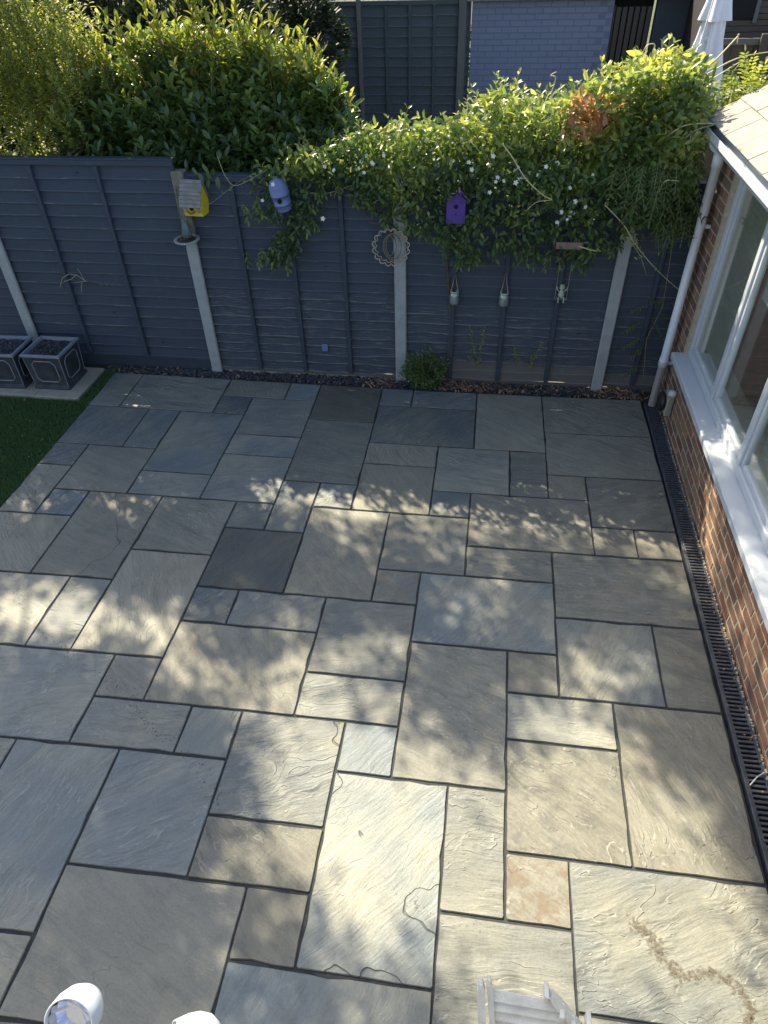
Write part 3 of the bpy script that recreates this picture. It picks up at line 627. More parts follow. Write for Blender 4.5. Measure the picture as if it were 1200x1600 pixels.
# ------------------------------------------------------------------ planters and their pavers
for i, (a, b, lab) in enumerate(((-.605, -.15, 'pale paving stone under the right-hand grey planter'), (-1.07, -.611, 'pale paving stone under the left-hand grey planter'), (-1.55, -1.076, 'pale paving stone at the left photo edge under the planter'))):
    tag(MB().cbox(a, b, -.53 + .012 * i, .06, -.02, .022 - .0015 * i, .005).build('paving_stone', M['paver']), lab, 'paving stone', 'pale paving stones under the planters')
def planter(label, x, y, rz=0):
    t = empty('planter', label, 'planter', (x, y, .0225), rz, 'square grey planters by the lawn')
    def frus(prof, cap=True):
        mb = MB(); base = 0
        V = [(sx * r, sy * r, z) for r, z in prof for sx, sy in ((-1, -1), (1, -1), (1, 1), (-1, 1))]
        F = [(i * 4 + k, i * 4 + (k + 1) % 4, i * 4 + 4 + (k + 1) % 4, i * 4 + 4 + k) for i in range(len(prof) - 1) for k in range(4)]
        return mb.add(V, F)
    frus([(.184, 0), (.186, .015), (.180, .02), (.178, .034), (.170, .040), (.188, .352)]).build('body', M['lead'], t)
    frus([(.188, .3525), (.202, .353), (.203, .372), (.197, .376), (.178, .376), (.174, .35), (.172, .28)]).build('rim', M['lead_edge'], t)
    for k in range(4):                                            # moulded octagonal panel on each side
        A = Matrix.Rotation(k * math.pi / 2, 4, 'Z'); w2, h2, c = .118, .112, .035; zc = .195
        o8 = [(-w2 + c, -h2), (w2 - c, -h2), (w2, -h2 + c), (w2, h2 - c), (w2 - c, h2), (-w2 + c, h2), (-w2, h2 - c), (-w2, -h2 + c)]
        pts = [A @ Vector((a, -(.170 + (zc + b - .04) * .0577) - .001, zc + b)) for a, b in o8]
        MB().tube(pts, .0055, 6, True).build('moulding', M['lead_edge'] if k in (0, 1) else M['lead'], t)
    for sx, sy in ((-1, -1), (1, -1), (1, 1), (-1, 1)): MB().tube([(sx * .171, sy * .171, .042), (sx * .187, sy * .187, .350)], .004, 5).build('corner_bead', M['lead_edge'], t)
    MB().box(-.176, .176, -.176, .176, .30, .335).build('soil', M['soil'], t)
    o = chips(620, lambda: (random.uniform(-.165, .165), random.uniform(-.165, .165), random.uniform(.336, .35)), .006, .013, M['chip'], 'gravel_fill', t); o['kind'] = 'stuff'
    return t
planter('grey faux-lead planter filled with dark gravel, right one by the lawn', -.475, -.215, 0)
planter('grey faux-lead planter filled with dark gravel, cut by left photo edge', -.945, -.235, .03)

# ------------------------------------------------------------------ things on the fence
# yellow birdhouse
bh = empty('yellow_birdhouse', 'yellow birdhouse with grey slatted roof beside the leftmost visible post top', 'birdhouse', (1.165, .10, 1.56), -.12)
x2 = .085; mb = MB()
mb.add([(-x2, -.06, 0), (x2, -.06, 0), (x2, .05, 0), (-x2, .05, 0), (-x2, -.085, .10), (x2, -.085, .10), (x2, .085, .10), (-x2, .085, .10), (-x2, 0, .265), (x2, 0, .265)],
       [(3, 2, 1, 0), (0, 1, 5, 4), (2, 3, 7, 6), (1, 2, 6, 9, 5), (0, 4, 8, 7, 3), (4, 5, 9, 8), (6, 7, 8, 9)]).build('box', M['yellow'], bh)
for s in (-1, 1):
    for k in range(7):
        u0, u1 = k / 7, (k + .88) / 7; d = Vector((0, s * .105, -.195)); nn_ = Vector((0, s * .88, .47)) * .007; a = Vector((0, 0, .272)) + d * u0; b = Vector((0, 0, .272)) + d * u1
        v = [a, b, b + nn_, a + nn_]; V = [(x, *p[1:]) for x in (-x2 - .016, x2 + .016 - random.uniform(0, .006)) for p in v]
        MB().add(V, [(0, 1, 2, 3)[::-1], (4, 5, 6, 7), (0, 4, 5, 1), (1, 5, 6, 2), (2, 6, 7, 3), (3, 7, 4, 0)]).build('roof_slat', M['grey_wood'], bh)
MB().lathe([(0, 0), (.019, 0), (.019, .003), (0, .003)], 18, cap=False).xf(Matrix.Translation((.0, -.0815, .068)) @ Matrix.Rotation(math.pi / 2, 4, 'X')).build('entrance_hole', M['void'], bh)
MB().tube([(-.035, -.088, .045), (-.015, -.10, .035), (0, -.102, .03), (.02, -.10, .038), (.035, -.088, .05)], .006, 6).build('twig_ornament', M['bark'], bh)
MB().cbox(-.078, -.045, -.083, -.078, .035, .098, .002).build('side_trim', M['grey_wood'], bh); MB().cbox(.045, .078, -.083, -.078, .035, .098, .002).build('side_trim', M['grey_wood'], bh)
# blue nest pot
bp = empty('blue_nest_pot', 'periwinkle blue nest pot hanging half hidden in the jasmine', 'birdhouse', (1.955, .06, 1.62)); bp.rotation_euler = (.1, -.16, .2)
MB().lathe([(.0, 0), (.062, 0), (.066, .012), (.07, .055), (.075, .056), (.075, .064), (.071, .066), (.076, .13), (.081, .131), (.081, .14), (.077, .142), (.08, .19), (.06, .24), (0, .27)], 22, cap=False).build('pot', M['periwinkle'], bp, True)
MB().lathe([(0, 0), (.02, 0), (.02, .004), (0, .004)], 16, cap=False).xf(Matrix.Translation((-.01, -.0755, .105)) @ Matrix.Rotation(math.pi / 2, 4, 'X')).build('entrance_hole', M['void'], bp)
# purple birdhouse
pb = empty('purple_birdhouse', 'small purple birdhouse with a round hole nested in the jasmine leaves', 'birdhouse', (3.39, -.02, 1.56))
MB().cbox(-.076, .076, -.0, .12, 0, .17, .003).build('box', M['purple'], pb)
MB().add([(-.076, 0, .171), (.076, 0, .171), (0, 0, .225), (-.076, .12, .171), (.076, .12, .171), (0, .12, .225)], [(0, 1, 2), (5, 4, 3), (0, 3, 4, 1), (1, 4, 5, 2), (2, 5, 3, 0)]).build('gable', M['purple'], pb)
MB().lathe([(0, 0), (.017, 0), (.017, .004), (0, .004)], 16, cap=False).xf(Matrix.Translation((0, -.001, .135)) @ Matrix.Rotation(math.pi / 2, 4, 'X')).build('entrance_hole', M['void'], pb)
MB().tube([(0, .0, .075), (0, -.035, .075)], .004, 6).build('perch', M['purple'], pb)
for s in (-1, 1): MB().cbox(-.002, .098, -.02, .14, 0, .008, .001, Matrix.Translation((0, 0, .232)) @ Matrix.Rotation(s * .62 if s > 0 else math.pi - .62, 4, 'Y')).build('roof_board', M['purple'], pb)
# jars
def jar(label, x, z, hook):
    t = empty('hanging_jar', label, 'jar lantern', (x, .115, z), 0, 'glass jars hanging from the fence')
    MB().lathe([(.0, 0), (.036, 0), (.041, .008), (.041, .085), (.034, .10), (.031, .105), (.028, .10), (.036, .084), (.036, .012), (0, .008)], 20, cap=False).build('jar', M['jar'], t, True)
    MB().lathe([(.0325, .101), (.036, .101), (.036, .118), (.0325, .118)], 20, cap=False).build('jar_rim', M['frog'], t, True)
    MB().lathe([(0, .01), (.03, .01), (.03, .03), (0, .032)], 14, cap=False).build('tealight', M['teal'], t, True)
    MB().tube([(-.035, 0, .108), (-.02, .01, .16), (0, .03, hook - z), (.018, .01, .17), (.035, 0, .108)], .0042, 6).build('rope_handle', M['rope'], t)
    MB().tube([(0, .03, hook - z - .01), (.012, .03, hook - z + .035), (-.004, .035, hook - z + .06)], .006, 6).build('knot', M['rope'], t)
    return t
jar('glass jar with pink rope hanging nearest to the centre post', 3.402, .825, 1.10)
jar('glass jar with rope hanging between the first jar and the swing', 3.838, .825, 1.13)
sw = empty('ornament_swing', 'pale little frog figure on a string swing below the jasmine', 'ornament', (4.325, .12, .90))
MB().cbox(-.055, .055, -.02, .02, 0, .008, .002).build('seat', M['grey_wood'], sw)
for s in (-1, 1): MB().tube([(s * .05, 0, .004), (s * .048, 0, .33)], .002, 5).build('string', M['wire'], sw)
fg = MB(); fg.lathe([(0, .009), (.022, .012), (.027, .035), (.02, .065), (.012, .078), (.021, .09), (.024, .105), (.015, .122), (0, .127)], 14, cap=False)
for s in (-1, 1): fg.tube([(s * .02, 0, .066), (s * .04, -.004, .085), (s * .047, 0, .11)], .006, 6); fg.tube([(s * .014, -.012, .018), (s * .024, -.04, .022), (s * .022, -.045, -.018)], .0075, 6); fg.lathe([(0, .118), (.007, .124), (0, .133)], 8, (s * .011, -.006, 0), cap=False)
fg.build('frog_figure', M['frog'], sw, True)
# ring feeder on the post
rf = empty('ring_feeder', 'round stoneware ring feeder hung by wires on the mossy post top', 'bird feeder', (1.045, .045, 1.36))
MB().tube([(.098 * math.cos(a), .098 * math.sin(a) , 0.012 * math.sin(a)) for a in np.linspace(0, 2 * math.pi, 29)[:-1]], .017, 8, True).xf(Matrix.Diagonal((1, 1, .55, 1))).build('ring', M['tray'], rf, True)
MB().lathe([(0, -.012), (.08, -.010), (.085, 0), (0, .004)], 20, cap=False).build('dish', M['darkwire'], rf)
for a in (.4, 2.5, 4.6): MB().tube([(.09 * math.cos(a), .09 * math.sin(a), .0), (.04 * math.cos(a), .04 * math.sin(a), .16), (-.01, .02, .42)], .0022, 5).build('hanger_wire', M['darkwire'], rf)
MB().lathe([(0, .02), (.035, .022), (.043, .05), (.036, .10), (.02, .15), (0, .165)], 16, (.012, .0, 0), cap=False, fn=lambda a, z: 1 + .12 * math.sin(a * 5 + z * 40)).build('seed_pouch', M['teal'], rf, True)
tag(litter(14, lambda: (1.045 + random.uniform(-.06, .06), .045 + random.uniform(-.06, .04), 1.375), 'feeder_seed', 'pale seed husks lying in the ring feeder', (.008, .018), M['deadstem']), cat='seed')
# scalloped wreath
wr = empty('wire_wreath', 'scalloped cream wire wreath hanging on the centre post', 'wreath', (2.848, .095, 1.325))
def scal(R, n, amp, y, cx=0, sx=1): return [((R + amp * abs(math.sin(a * n / 2)) - amp * .4) * math.cos(a) * sx + cx, y + .004 * math.sin(a * 3), (R + amp * abs(math.sin(a * n / 2)) - amp * .4) * math.sin(a)) for a in np.linspace(0, 2 * math.pi, 113)[:-1]]
MB().tube(scal(.148, 16, .024, -.03), .0050, 5, True).build('outer_ring', M['wire'], wr)
MB().tube(scal(.132, 16, .02, .0), .0036, 5, True).build('inner_ring', M['wire'], wr)
for k in range(5): MB().tube([((.035 + .016 * k) * math.cos(a) * .9 + .008 * k - .012, .01 - .006 * k, (.085 + .007 * k) * math.sin(a) - .0) for a in np.linspace(0, 2 * math.pi, 29)[:-1]], .0024, 4, True).build('wire_loop', M['darkwire'] if k % 2 else M['deadstem'], wr)
MB().tube([(-.03, .0, -.15), (-.028, .01, -.25), (-.032, .0, -.36), (-.03, .01, -.5), (-.026, .0, -.75)], .002, 4).build('hanging_cord', M['darkwire'], wr)
for k in range(9): z = -.33 - .022 * k; MB().tube([(-.05 + .008 * math.sin(k * 2.1), 0, z), (-.03, -.012, z - .006), (-.012 + .006 * math.sin(k * 3.), 0, z + .012)], .0032, 4).build('bead', M['bark'], wr)
tag(MB().cbox(2.142, 2.20, .147, .153, .275, .35, .003).build('square_plate', M['periwinkle']), 'small pale square plate stuck low on the fence', 'plate')
tr = empty('wooden_feeder', 'faded pinkish wooden tray feeder under the overhanging jasmine', 'bird feeder', (4.31, -.02, 1.40))
MB().cbox(-.10, .10, -.05, .09, 0, .012, .002).build('tray_floor', M['pink_wood'], tr); MB().cbox(-.104, .104, -.058, -.048, .0, .055, .002).build('tray_front', M['pink_wood'], tr)
for s in (-1, 1): MB().cbox(s * .1 - .004, s * .1 + .004, -.047, .09, .013, .05, .002).build('tray_side', M['pink_wood'], tr)
for s in (-1, 1): MB().tube([(s * .09, 0, .02), (s * .085, .02, .3)], .002, 4).build('hanger_wire', M['darkwire'], tr)

# ------------------------------------------------------------------ neighbour's garden
NG = 'things in the neighbouring garden'
panel('far dark fence panel left of the pale thin post', -.35, 1.56, .55, 2.50, 15, [.3, .9], lambda u: False, Y=6.5, group='far fence panels in the next garden', wav=.01, far=True, paint=M['paint_far'])
panel('far dark fence panel between the thin and the thick post', 1.54, 3.19, .55, 2.50, 15, [1.95, 2.3, 2.66], lambda u: False, Y=6.5, group='far fence panels in the next garden', wav=.01, far=True, paint=M['paint_far'])
for x, wd, z1, lab in ((1.55, .06, 2.56, 'thin pale timber post between the far fence panels'), (3.07, .11, 2.8, 'thick pale round-topped post beside the blue-grey brick wall')):
    tag(uvbox(MB().cbox(x - wd / 2, x + wd / 2, 6.40, 6.49, 0, z1, .01), 'timber_post', M['timber'], None), lab, 'post', 'posts of the far fence')
tag(MB().cbox(-.35, 3.19, 6.44, 6.5, 0, .54, .01).build('low_wall', M['render_wall']), 'dark base board under the far fence panels', 'wall')
ob = empty('outbuilding', 'blue-grey painted brick outbuilding with dark doorway in the next garden', 'outbuilding', (3.2, 6.5, 0))
MB().box(.0, 1.985, .004, 2.6, 0, 2.48).build('wall_core', M['blue_mortar'], ob)
b1 = mesh('brick', MB().cbox(0, .2155, 0, .1, 0, .0655, .004).v, MB().cbox(0, .2155, 0, .1, 0, .0655, .004).f, M['blue_brick'])
b2 = mesh('brick', MB().cbox(0, .1035, 0, .1, 0, .0655, .004).v, MB().cbox(0, .1035, 0, .1, 0, .0655, .004).f, M['blue_brick'])
low = MB()
for c in range(33):
    z = .005 + c * .075; x = 0.; k = 0
    if c % 2:
        if c > 8: obj('brick', b2, ob, (0, random.uniform(-.001, .003), z))
        x = .1125
    while x + .2155 <= 2.0:
        if c > 8: obj('brick', b1, ob, (x, random.uniform(-.001, .003), z))
        else: low.cbox(x, x + .2155, 0, .1, z, z + .0655, .004)
        x += .225
    if c > 8 and x < 1.9: obj('brick', b2, ob, (1.885 - .0035, random.uniform(-.001, .003), z))
tag(low.build('lower_brickwork', M['blue_brick'], ob), kind='stuff')
MB().cbox(-.08, 3.4, -.12, 2.7, 2.49, 2.56, .006).build('roof', M['grey_wood'], ob)
MB().box(1.99, 2.56, .25, .27, 0, 2.48).build('doorway_back', M['void'], ob)
dg = MB().cbox(2.0, 2.03, .12, .16, 0, 2.4, .004).build('gate_frame', M['black'], ob)
for k in range(6): MB().cbox(2.04 + k * .085, 2.04 + k * .085 + .07, .13, .15, 0, 2.38, .003).build('gate_board', M['black'], ob)
MB().cbox(2.57, 3.05, .0, .14, 0, 2.485, .004).build('rendered_pier', M['render_wall'], ob)
MB().cbox(3.052, 3.4, .06, .2, 0, 2.485, .004).build('brick_pier', M['terracotta'], ob)
pq = ob.location; c0 = at(1043, 66, 6.5)
bd = empty('round_plaque', 'round white plaque with a dark bird shape on the rendered pier', 'plaque', (c0[0], 6.492, c0[2]))
MB().lathe([(0, 0), (.085, 0), (.085, .006), (0, .006)], 24, cap=False).xf(Matrix.Rotation(math.pi / 2, 4, 'X')).build('disc', M['grey_wood'], bd)
MB().tube([(.085 * math.cos(a), -.008, .085 * math.sin(a)) for a in np.linspace(0, 2 * math.pi, 25)[:-1]], .007, 6, True).build('ring', M['fabric'], bd)
MB().cbox(-.014, .012, -.012, -.007, -.06, .02, .002).build('emblem', M['black'], bd); MB().cbox(-.035, .03, -.0125, -.0075, .021, .045, .002).build('emblem', M['black'], bd)
# weathered fence and shed on the far right
c1 = at(1128, 95, 5.); ff = empty('weathered_fence', 'weathered brown timber fence behind the parasol at top right', 'fence', (6.25, 5.0, 0))
for k in range(18): uvbox(MB().cbox(k * .13, k * .13 + .12, 0 + .01 * (k % 2), .02 + .01 * (k % 2), 0, 2.18, .003), 'board', M['timber_dark'], ff)
for z in (1.45, 2.12): uvbox(MB().cbox(-.02, 2.4, -.045, -.002, z, z + .07, .004), 'rail', M['timber'], ff, 0)
for x in (.0, .55, 1.5): uvbox(MB().cbox(x, x + .09, -.10, -.048, 0, 2.24, .006), 'fence_post', M['timber_dark'], ff)
sh = empty('shed', 'dark timber shed with open black window beyond the weathered fence', 'shed', (6.2, 5.6, 0))
MB().box(.0, 3, 0.02, 2, 0, 2.9).build('shed_wall', M['void'], sh)
for k in range(20): uvbox(MB().cbox(0, 3, -.012, .015, 1.6 + k * .065, 1.6 + k * .065 + .06, .003), 'cladding_board', M['timber_dark'], sh, 0)
MB().cbox(.08, .62, -.03, -.014, 2.32, 2.85, .003).build('window', M['void'], sh)
for a, b, c, d in ((.03, .08, 2.28, 2.9), (.62, .67, 2.28, 2.9)): uvbox(MB().cbox(a, b, -.045, -.014, c, d, .004), 'window_frame', M['timber'], sh)
# parasol
pc = at(1096, 150, 3.0)
pr_ = empty('parasol', 'closed white garden parasol standing in the next garden', 'parasol', (5.745, 3.0, 0))
MB().lathe([(.02, 0), (.02, 3.15)], 10).build('pole', M['grey_wood'], pr_, True)
MB().lathe([(.22, .0), (.22, .05), (.05, .08)], 20).build('base', M['concrete'], pr_)
fold = lambda a, z: 1 + .30 * math.cos(a * 8 + z * .7) * min(1, max(.25, (3.1 - z))) + .08 * math.sin(a * 3 + z * 5)
MB().lathe([(.18, 1.66), (.20, 1.74), (.19, 1.95), (.15, 2.2), (.11, 2.42), (.095, 2.6), (.075, 2.8), (.05, 3.0), (.02, 3.12)], 64, cap=False, fn=fold).build('canopy', M['fabric'], pr_, True)
MB().lathe([(.125, 2.58), (.12, 2.61), (.10, 2.72), (.075, 2.9), (.04, 3.08), (.025, 3.13)], 64, cap=False, fn=lambda a, z: 1 + .34 * math.cos(a * 4 + 1.2) * min(1, (3.2 - z) * 1.4)).build('top_flap', M['fabric'], pr_, True)
MB().lathe([(.10, 2.42), (.103, 2.44), (.10, 2.46)], 24, cap=False).build('tie', M['fabric'], pr_)
# chairs, pot
def chair(label, x, y, rz):
    t = empty('garden_chair', label, 'garden chair', (x, y, 0), rz, 'blue garden chairs in the next garden')
    MB().cbox(-.24, .24, -.24, .24, .42, .45, .004).build('seat', M['blue_cushion'], t)
    for k in range(5): MB().cbox(-.22 + k * .095, -.22 + k * .095 + .07, .22, .24, .46, 1.0, .004).build('back_slat', M['blue_cushion'], t)
    MB().cbox(-.25, .25, .215, .25, 1.0, 1.06, .006).build('top_rail', M['blue_cushion'], t)
    for sx in (-1, 1):
        for sy in (-1, 1): MB().cbox(sx * .22 - .02, sx * .22 + .02, sy * .22 - .02, sy * .22 + .02, 0, .42, .004).build('leg', M['blue_cushion'], t)
chair('blue painted garden chair left of the other behind the jasmine', 2.35, 4.4, .5); chair('blue painted garden chair right of the other behind the jasmine', 3.0, 4.2, -.3)

# ------------------------------------------------------------------ rear house wall below the viewpoint, twin lamp, white stand
rw = empty('rear_house', 'plain rendered rear wall of the house below the viewpoint', 'house', (0, -6.1, 0))
MB().box(-4.5, 5.3, -.3, 0, -.1, 2.9).build('wall', M['grey_render'], rw)
fl = empty('wall_spotlight', 'white twin spotlight with ribbed reflector below the viewpoint', 'spotlight', (3.2, -6.1, 1.94))
MB().cbox(-.09, .09, 0, .06, -.12, .06, .008).build('back_box', M['pvc'], fl)
for s, c_, aim in ((-1, ground(115, 1590, 2.0), (.02, -.74, .67)), (1, ground(296, 1634, 2.0), (-.72, -.55, .35))):
    c_ = c_ - np.array([3.2, -6.1, 1.94]); aimv = Vector(aim).normalized()
    Mx = Matrix.Translation(c_) @ aimv.to_track_quat('-Z', 'Y').to_matrix().to_4x4() @ Matrix.Scale(.92, 4)
    MB().tube([(s * .06, .06, -.03), (s * .08, .2, .04), tuple(Vector(c_) + Vector((0, 0, -.055)))], .012, 10).build('arm', M['pvc'], fl, True)
    o = MB().lathe([(.0, .062), (.018, .060), (.034, .050), (.045, .032), (.050, .010), (.050, -.018), (.0465, -.018), (.0455, .0)], 32, cap=False).xf(Mx).build('lamp_head', M['pvc'], fl, True)
    MB().lathe([(.0435, -.012), (.040, .006), (.028, .020), (0, .026)], 48, cap=False, fn=lambda a, z: 1 + .05 * math.cos(a * 12)).xf(Mx).build('reflector', M['reflector'], o, False)
# white slatted chair-like stand leaning toward the house
n_ = np.array([0, -.7071, .7071]); P0 = np.array([3.85, -5.07, .95])
def onp(x, y): d = ray(x, y); t_ = ((P0 - CAM) @ n_) / (d @ n_); return Vector(CAM + t_ * d)
ch = empty('slatted_chair', 'flaking white wooden slatted garden chair cut by the bottom photo edge', 'chair', (3.95, -5.3, 0)); off = Vector((3.95, -5.3, 0)); nn3 = Vector(n_)
TL, TR = onp(768, 1545) - off, onp(866, 1563) - off; BLp, BRp = onp(774, 1640) - off, onp(960, 1668) - off
for k in range(12):
    u0, u1 = k * .155, k * .155 + .142; a0, a1 = TL.lerp(BLp, u0), TL.lerp(BLp, u1); b0, b1 = TR.lerp(BRp, u0), TR.lerp(BRp, u1)
    up = nn3 * .010; lo = nn3 * -.001
    v = [a0 + lo, b0 + lo, b1 + up, a1 + up]; V = v + [p + nn3 * .008 for p in v]
    MB().add(V, [(0, 1, 2, 3), (7, 6, 5, 4), (0, 4, 5, 1), (1, 5, 6, 2), (2, 6, 7, 3), (3, 7, 4, 0)]).build('slat', M['wood_white'], ch)
def rail(p, q, wd, ht, name):
    p, q = Vector(p), Vector(q); d = (q - p).normalized(); s_ = d.cross(nn3).normalized(); V = []
    for c_, k in ((p, .45), (p + d * .022, 1.), (q, 1.)): V += [c_ + s_ * (a * wd * k) + nn3 * b for a, b in ((-1, -.012), (1, -.012), (1, ht), (-1, ht))]
    F = [(i * 4 + k, i * 4 + (k + 1) % 4, i * 4 + 4 + (k + 1) % 4, i * 4 + 4 + k) for i in (0, 1) for k in range(4)] + [(3, 2, 1, 0), (8, 9, 10, 11)]
    MB().add(V, F).build(name, M['wood_white'], ch)
rail(onp(751, 1530) - off, onp(757, 1730) - off, .012, .030, 'side_rail'); rail(onp(764, 1527) - off, onp(779, 1730) - off, .009, .020, 'side_rail')
rail(onp(858, 1548) - off, onp(1012, 1730) - off, .011, .030, 'side_rail')
for px, py in ((852, 1547), (876, 1578), (893, 1595), (917, 1592)): 
    p = onp(px, py) - off; MB().cbox(-.007, .007, -.03, .012, -.01, .036, .002, Matrix.Translation(p)).build('peg', M['wood_white'], ch)
for x, y in ((-.2, .05), (.24, .05), (-.26, -.3), (.3, -.3)): MB().cbox(x - .02, x + .02, y - .02, y + .02, 0, .37, .004).build('leg', M['wood_white'], ch)
MB().cbox(-.28, .32, -.32, .1, .38, .41, .004).build('seat', M['wood_white'], ch)

# ------------------------------------------------------------------ vegetation
def sample_poly(P, n):
    P = np.array(P, float); lo, hi = P.min(0), P.max(0); out = []
    while len(out) < n:
        q = rng.uniform(lo, hi, (n * 2, 2)); q = q[inpoly(q[:, 0], q[:, 1], P)]; out += list(q)
    return np.array(out[:n])
def at_many(q, Y):
    d = np.stack([(q[:, 0] - 600) / FPX, (800 - q[:, 1]) / FPX, -np.ones(len(q))], 1) @ ROT.T
    t_ = (Y - CAM[1]) / d[:, 1]; return CAM + t_[:, None] * d

# variegated privet (left)
pv = empty('privet_hedge', 'tall yellow-edged variegated privet at the top left photo corner', 'hedge', (-.7, .9, 0))
def sprays(n, box, zr, top, lean, nl, ll, lw, m, tintf, upright=.9, Yf=None, keepf=None):
    """upright leafy shoots: opposite leaf pairs along each stem"""
    pos = []; ax = []; nr = []; tt = []; stems = MB()
    for i in range(n):
        x, y, z, h = box(); d = np.array([random.gauss(0, lean), random.gauss(0, lean), 1.]); d /= np.linalg.norm(d); side = rdir(1)[0]
        for k in range(nl):
            u = k / nl; p = np.array([x, y, z]) + d * h * u; a = random.uniform(0, 6.28) if k % 2 == 0 else a + math.pi
            o = np.array([math.cos(a), math.sin(a), 0]); dirn = o * (1 - upright * u * .5) + d * (.35 + .6 * u)
            pos.append(p); ax.append(dirn); nr.append(d * .8 - o * .5 + rdir(1)[0] * .3); tt.append(tintf(p, u))
        if i % 3 == 0: stems.tube([(x, y, z), tuple(np.array([x, y, z]) + d * h)], .0025, 3)
    return np.array(pos), np.array(ax), np.array(nr), np.array(tt), stems
def pbox():
    while True:
        x = random.uniform(-2.3, .22); y = random.uniform(.34, 1.15); z = random.triangular(1.55, 3.3, 2.3)
        lim = 3.35 - .55 * max(0, (x + .25)) ** 1.2 - .1 * abs(mnoise.noise(Vector((x * 3, y * 3, 0))))
        edge = .20 - max(0, 2.2 - z) * .15 + .08 * mnoise.noise(Vector((z * 3, y * 2, 5)))
        if z < lim and x < edge - .0 * y and (y < .34 + .55 or z > 2.3 or x > -.3): return x, y, z, random.uniform(.14, .26)
pos, ax, nr, tt, stm = sprays(2300, pbox, 0, 0, .22, 12, .035, .018, None, lambda p, u: min(1, max(0, .35 + .45 * u + random.gauss(0, .12))))
me = leaves_me('foliage', pos - np.array([-.7, .9, 0]), ax, nr, rng.uniform(.046, .068, len(pos)), rng.uniform(.024, .032, len(pos)), tt, M['privet'], .25, .15); tag(obj('foliage', me, pv), kind='stuff')
n = 4500; p = np.c_[rng.uniform(-2.2, .95, n), rng.uniform(.42, 1.05, n), rng.uniform(.35, 1.85, n)] - np.array([-.7, .9, 0])
tag(obj('light_blocking_leaves', leaves_me('light_blocking_leaves', p, rdir(n), rdir(n), rng.uniform(.05, .08, n), .035, rng.random(n), M['privet'], simple=True), pv), kind='stuff')  # unseen leaves added behind the fence to block sun through its gaps
stm.xf(Matrix.Translation((.7, -.9, 0))).build('twigs', M['bark'], pv)['kind'] = 'stuff'
for k in range(5): x = -.9 + k * .42; MB().tube([(x, .0, 0), (x + .03, .02, 1.2), (x - .04, 0, 2.4)], lambda t: .02 - .012 * t, 6).build('stem', M['bark'], pv)

# laurel bush (middle): outline measured, volume real
lau = empty('laurel_bush', 'large glossy laurel bush with pale new shoots behind the fence', 'bush', (1.2, .9, 0)); l0 = np.array([1.2, .9, 0])
LP = [(100, 262), (108, 170), (128, 135), (150, 118), (170, 98), (188, 112), (215, 66), (250, 52), (290, 48), (330, 66), (370, 50), (410, 62), (440, 84), (475, 80), (500, 108), (535, 138), (550, 172), (556, 208), (520, 245), (455, 262), (400, 275), (330, 285), (250, 270), (180, 262)]
n = 8500; q = sample_poly(LP, n); dep = rng.random(n) ** 1.4
topz = np.clip((q[:, 1]) / 260, 0, 1)                         # 0 at the top, 1 at the fence line
Y0 = .42 + .55 * (1 - topz) ** 1.2 + .12 * npn(np.c_[q / 45., np.zeros(n)], 1.)
pos = at_many(q, Y0 + dep * .75); ok = (pos[:, 2] > 1.45); pos = pos[ok]; n = len(pos); topz = topz[ok]; dep = dep[ok]
ax = rdir(n, (0, -.35, .15), .75); ax[:, 2] += (1 - topz) * .7; nr = rdir(n, (0, -.35, .9), .55)
cl = npn(pos, 2.6); tint = np.clip(.30 + .62 * (pos[:, 2] - 2.05) * .7 + .35 * cl + rng.normal(0, .13, n), 0, .92); tint[rng.random(n) < .006] = 1  # leaves tinted paler with height; the sunlit top is put into their colour
big = np.argsort(np.where(dep < .10, -rng.random(n), 0.))[:250]; rest_ = np.setdiff1d(np.arange(n), big)
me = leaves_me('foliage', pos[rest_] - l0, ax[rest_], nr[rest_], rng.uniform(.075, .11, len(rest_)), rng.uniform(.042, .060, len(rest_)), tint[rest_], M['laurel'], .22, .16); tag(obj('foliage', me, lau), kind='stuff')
leaf_parts('leaf', lau, pos[big], ax[big], nr[big], .10, .052, M['laurel'], tints=(.25, .4, .5, .6, .35, .7))
sq = sample_poly(LP, 520); sP, sA, sN, sT = [], [], [], []
for x, y in sq:
    tz = np.clip(y / 260, 0, 1); b = at(x, y + 30, .40 + .55 * (1 - tz) ** 1.2 + random.uniform(-.06, .25)); dd = np.array([random.gauss(0, .3), random.gauss(-.35, .3), 1.]); dd /= np.linalg.norm(dd); h = random.uniform(.14, .28); a = random.uniform(0, 6.28); t0_ = np.clip(.86 - tz * .72 + random.gauss(0, .12), .1, .9)  # higher shoots get yellower leaves, painting in the sun on the crown
    for k in range(9):
        u = .1 + .9 * k / 9; a += 2.4; o = np.array([math.cos(a), math.sin(a), 0]); sP.append(b + dd * h * u); sA.append(o * (1 - .5 * u) + dd * (.3 + .7 * u)); sN.append(dd * .8 - o * .5 + rdir(1)[0] * .2); sT.append(np.clip(t0_ + u * .12 + random.gauss(0, .05), 0, .93))
sP, sA, sN, sT = map(np.array, (sP, sA, sN, sT)); me = leaves_me('leafy_shoots', sP - l0, sA, sN, rng.uniform(.075, .11, len(sP)), rng.uniform(.040, .056, len(sP)), sT, M['laurel'], .2, .2); obj('leafy_shoots', me, lau)['kind'] = 'stuff'
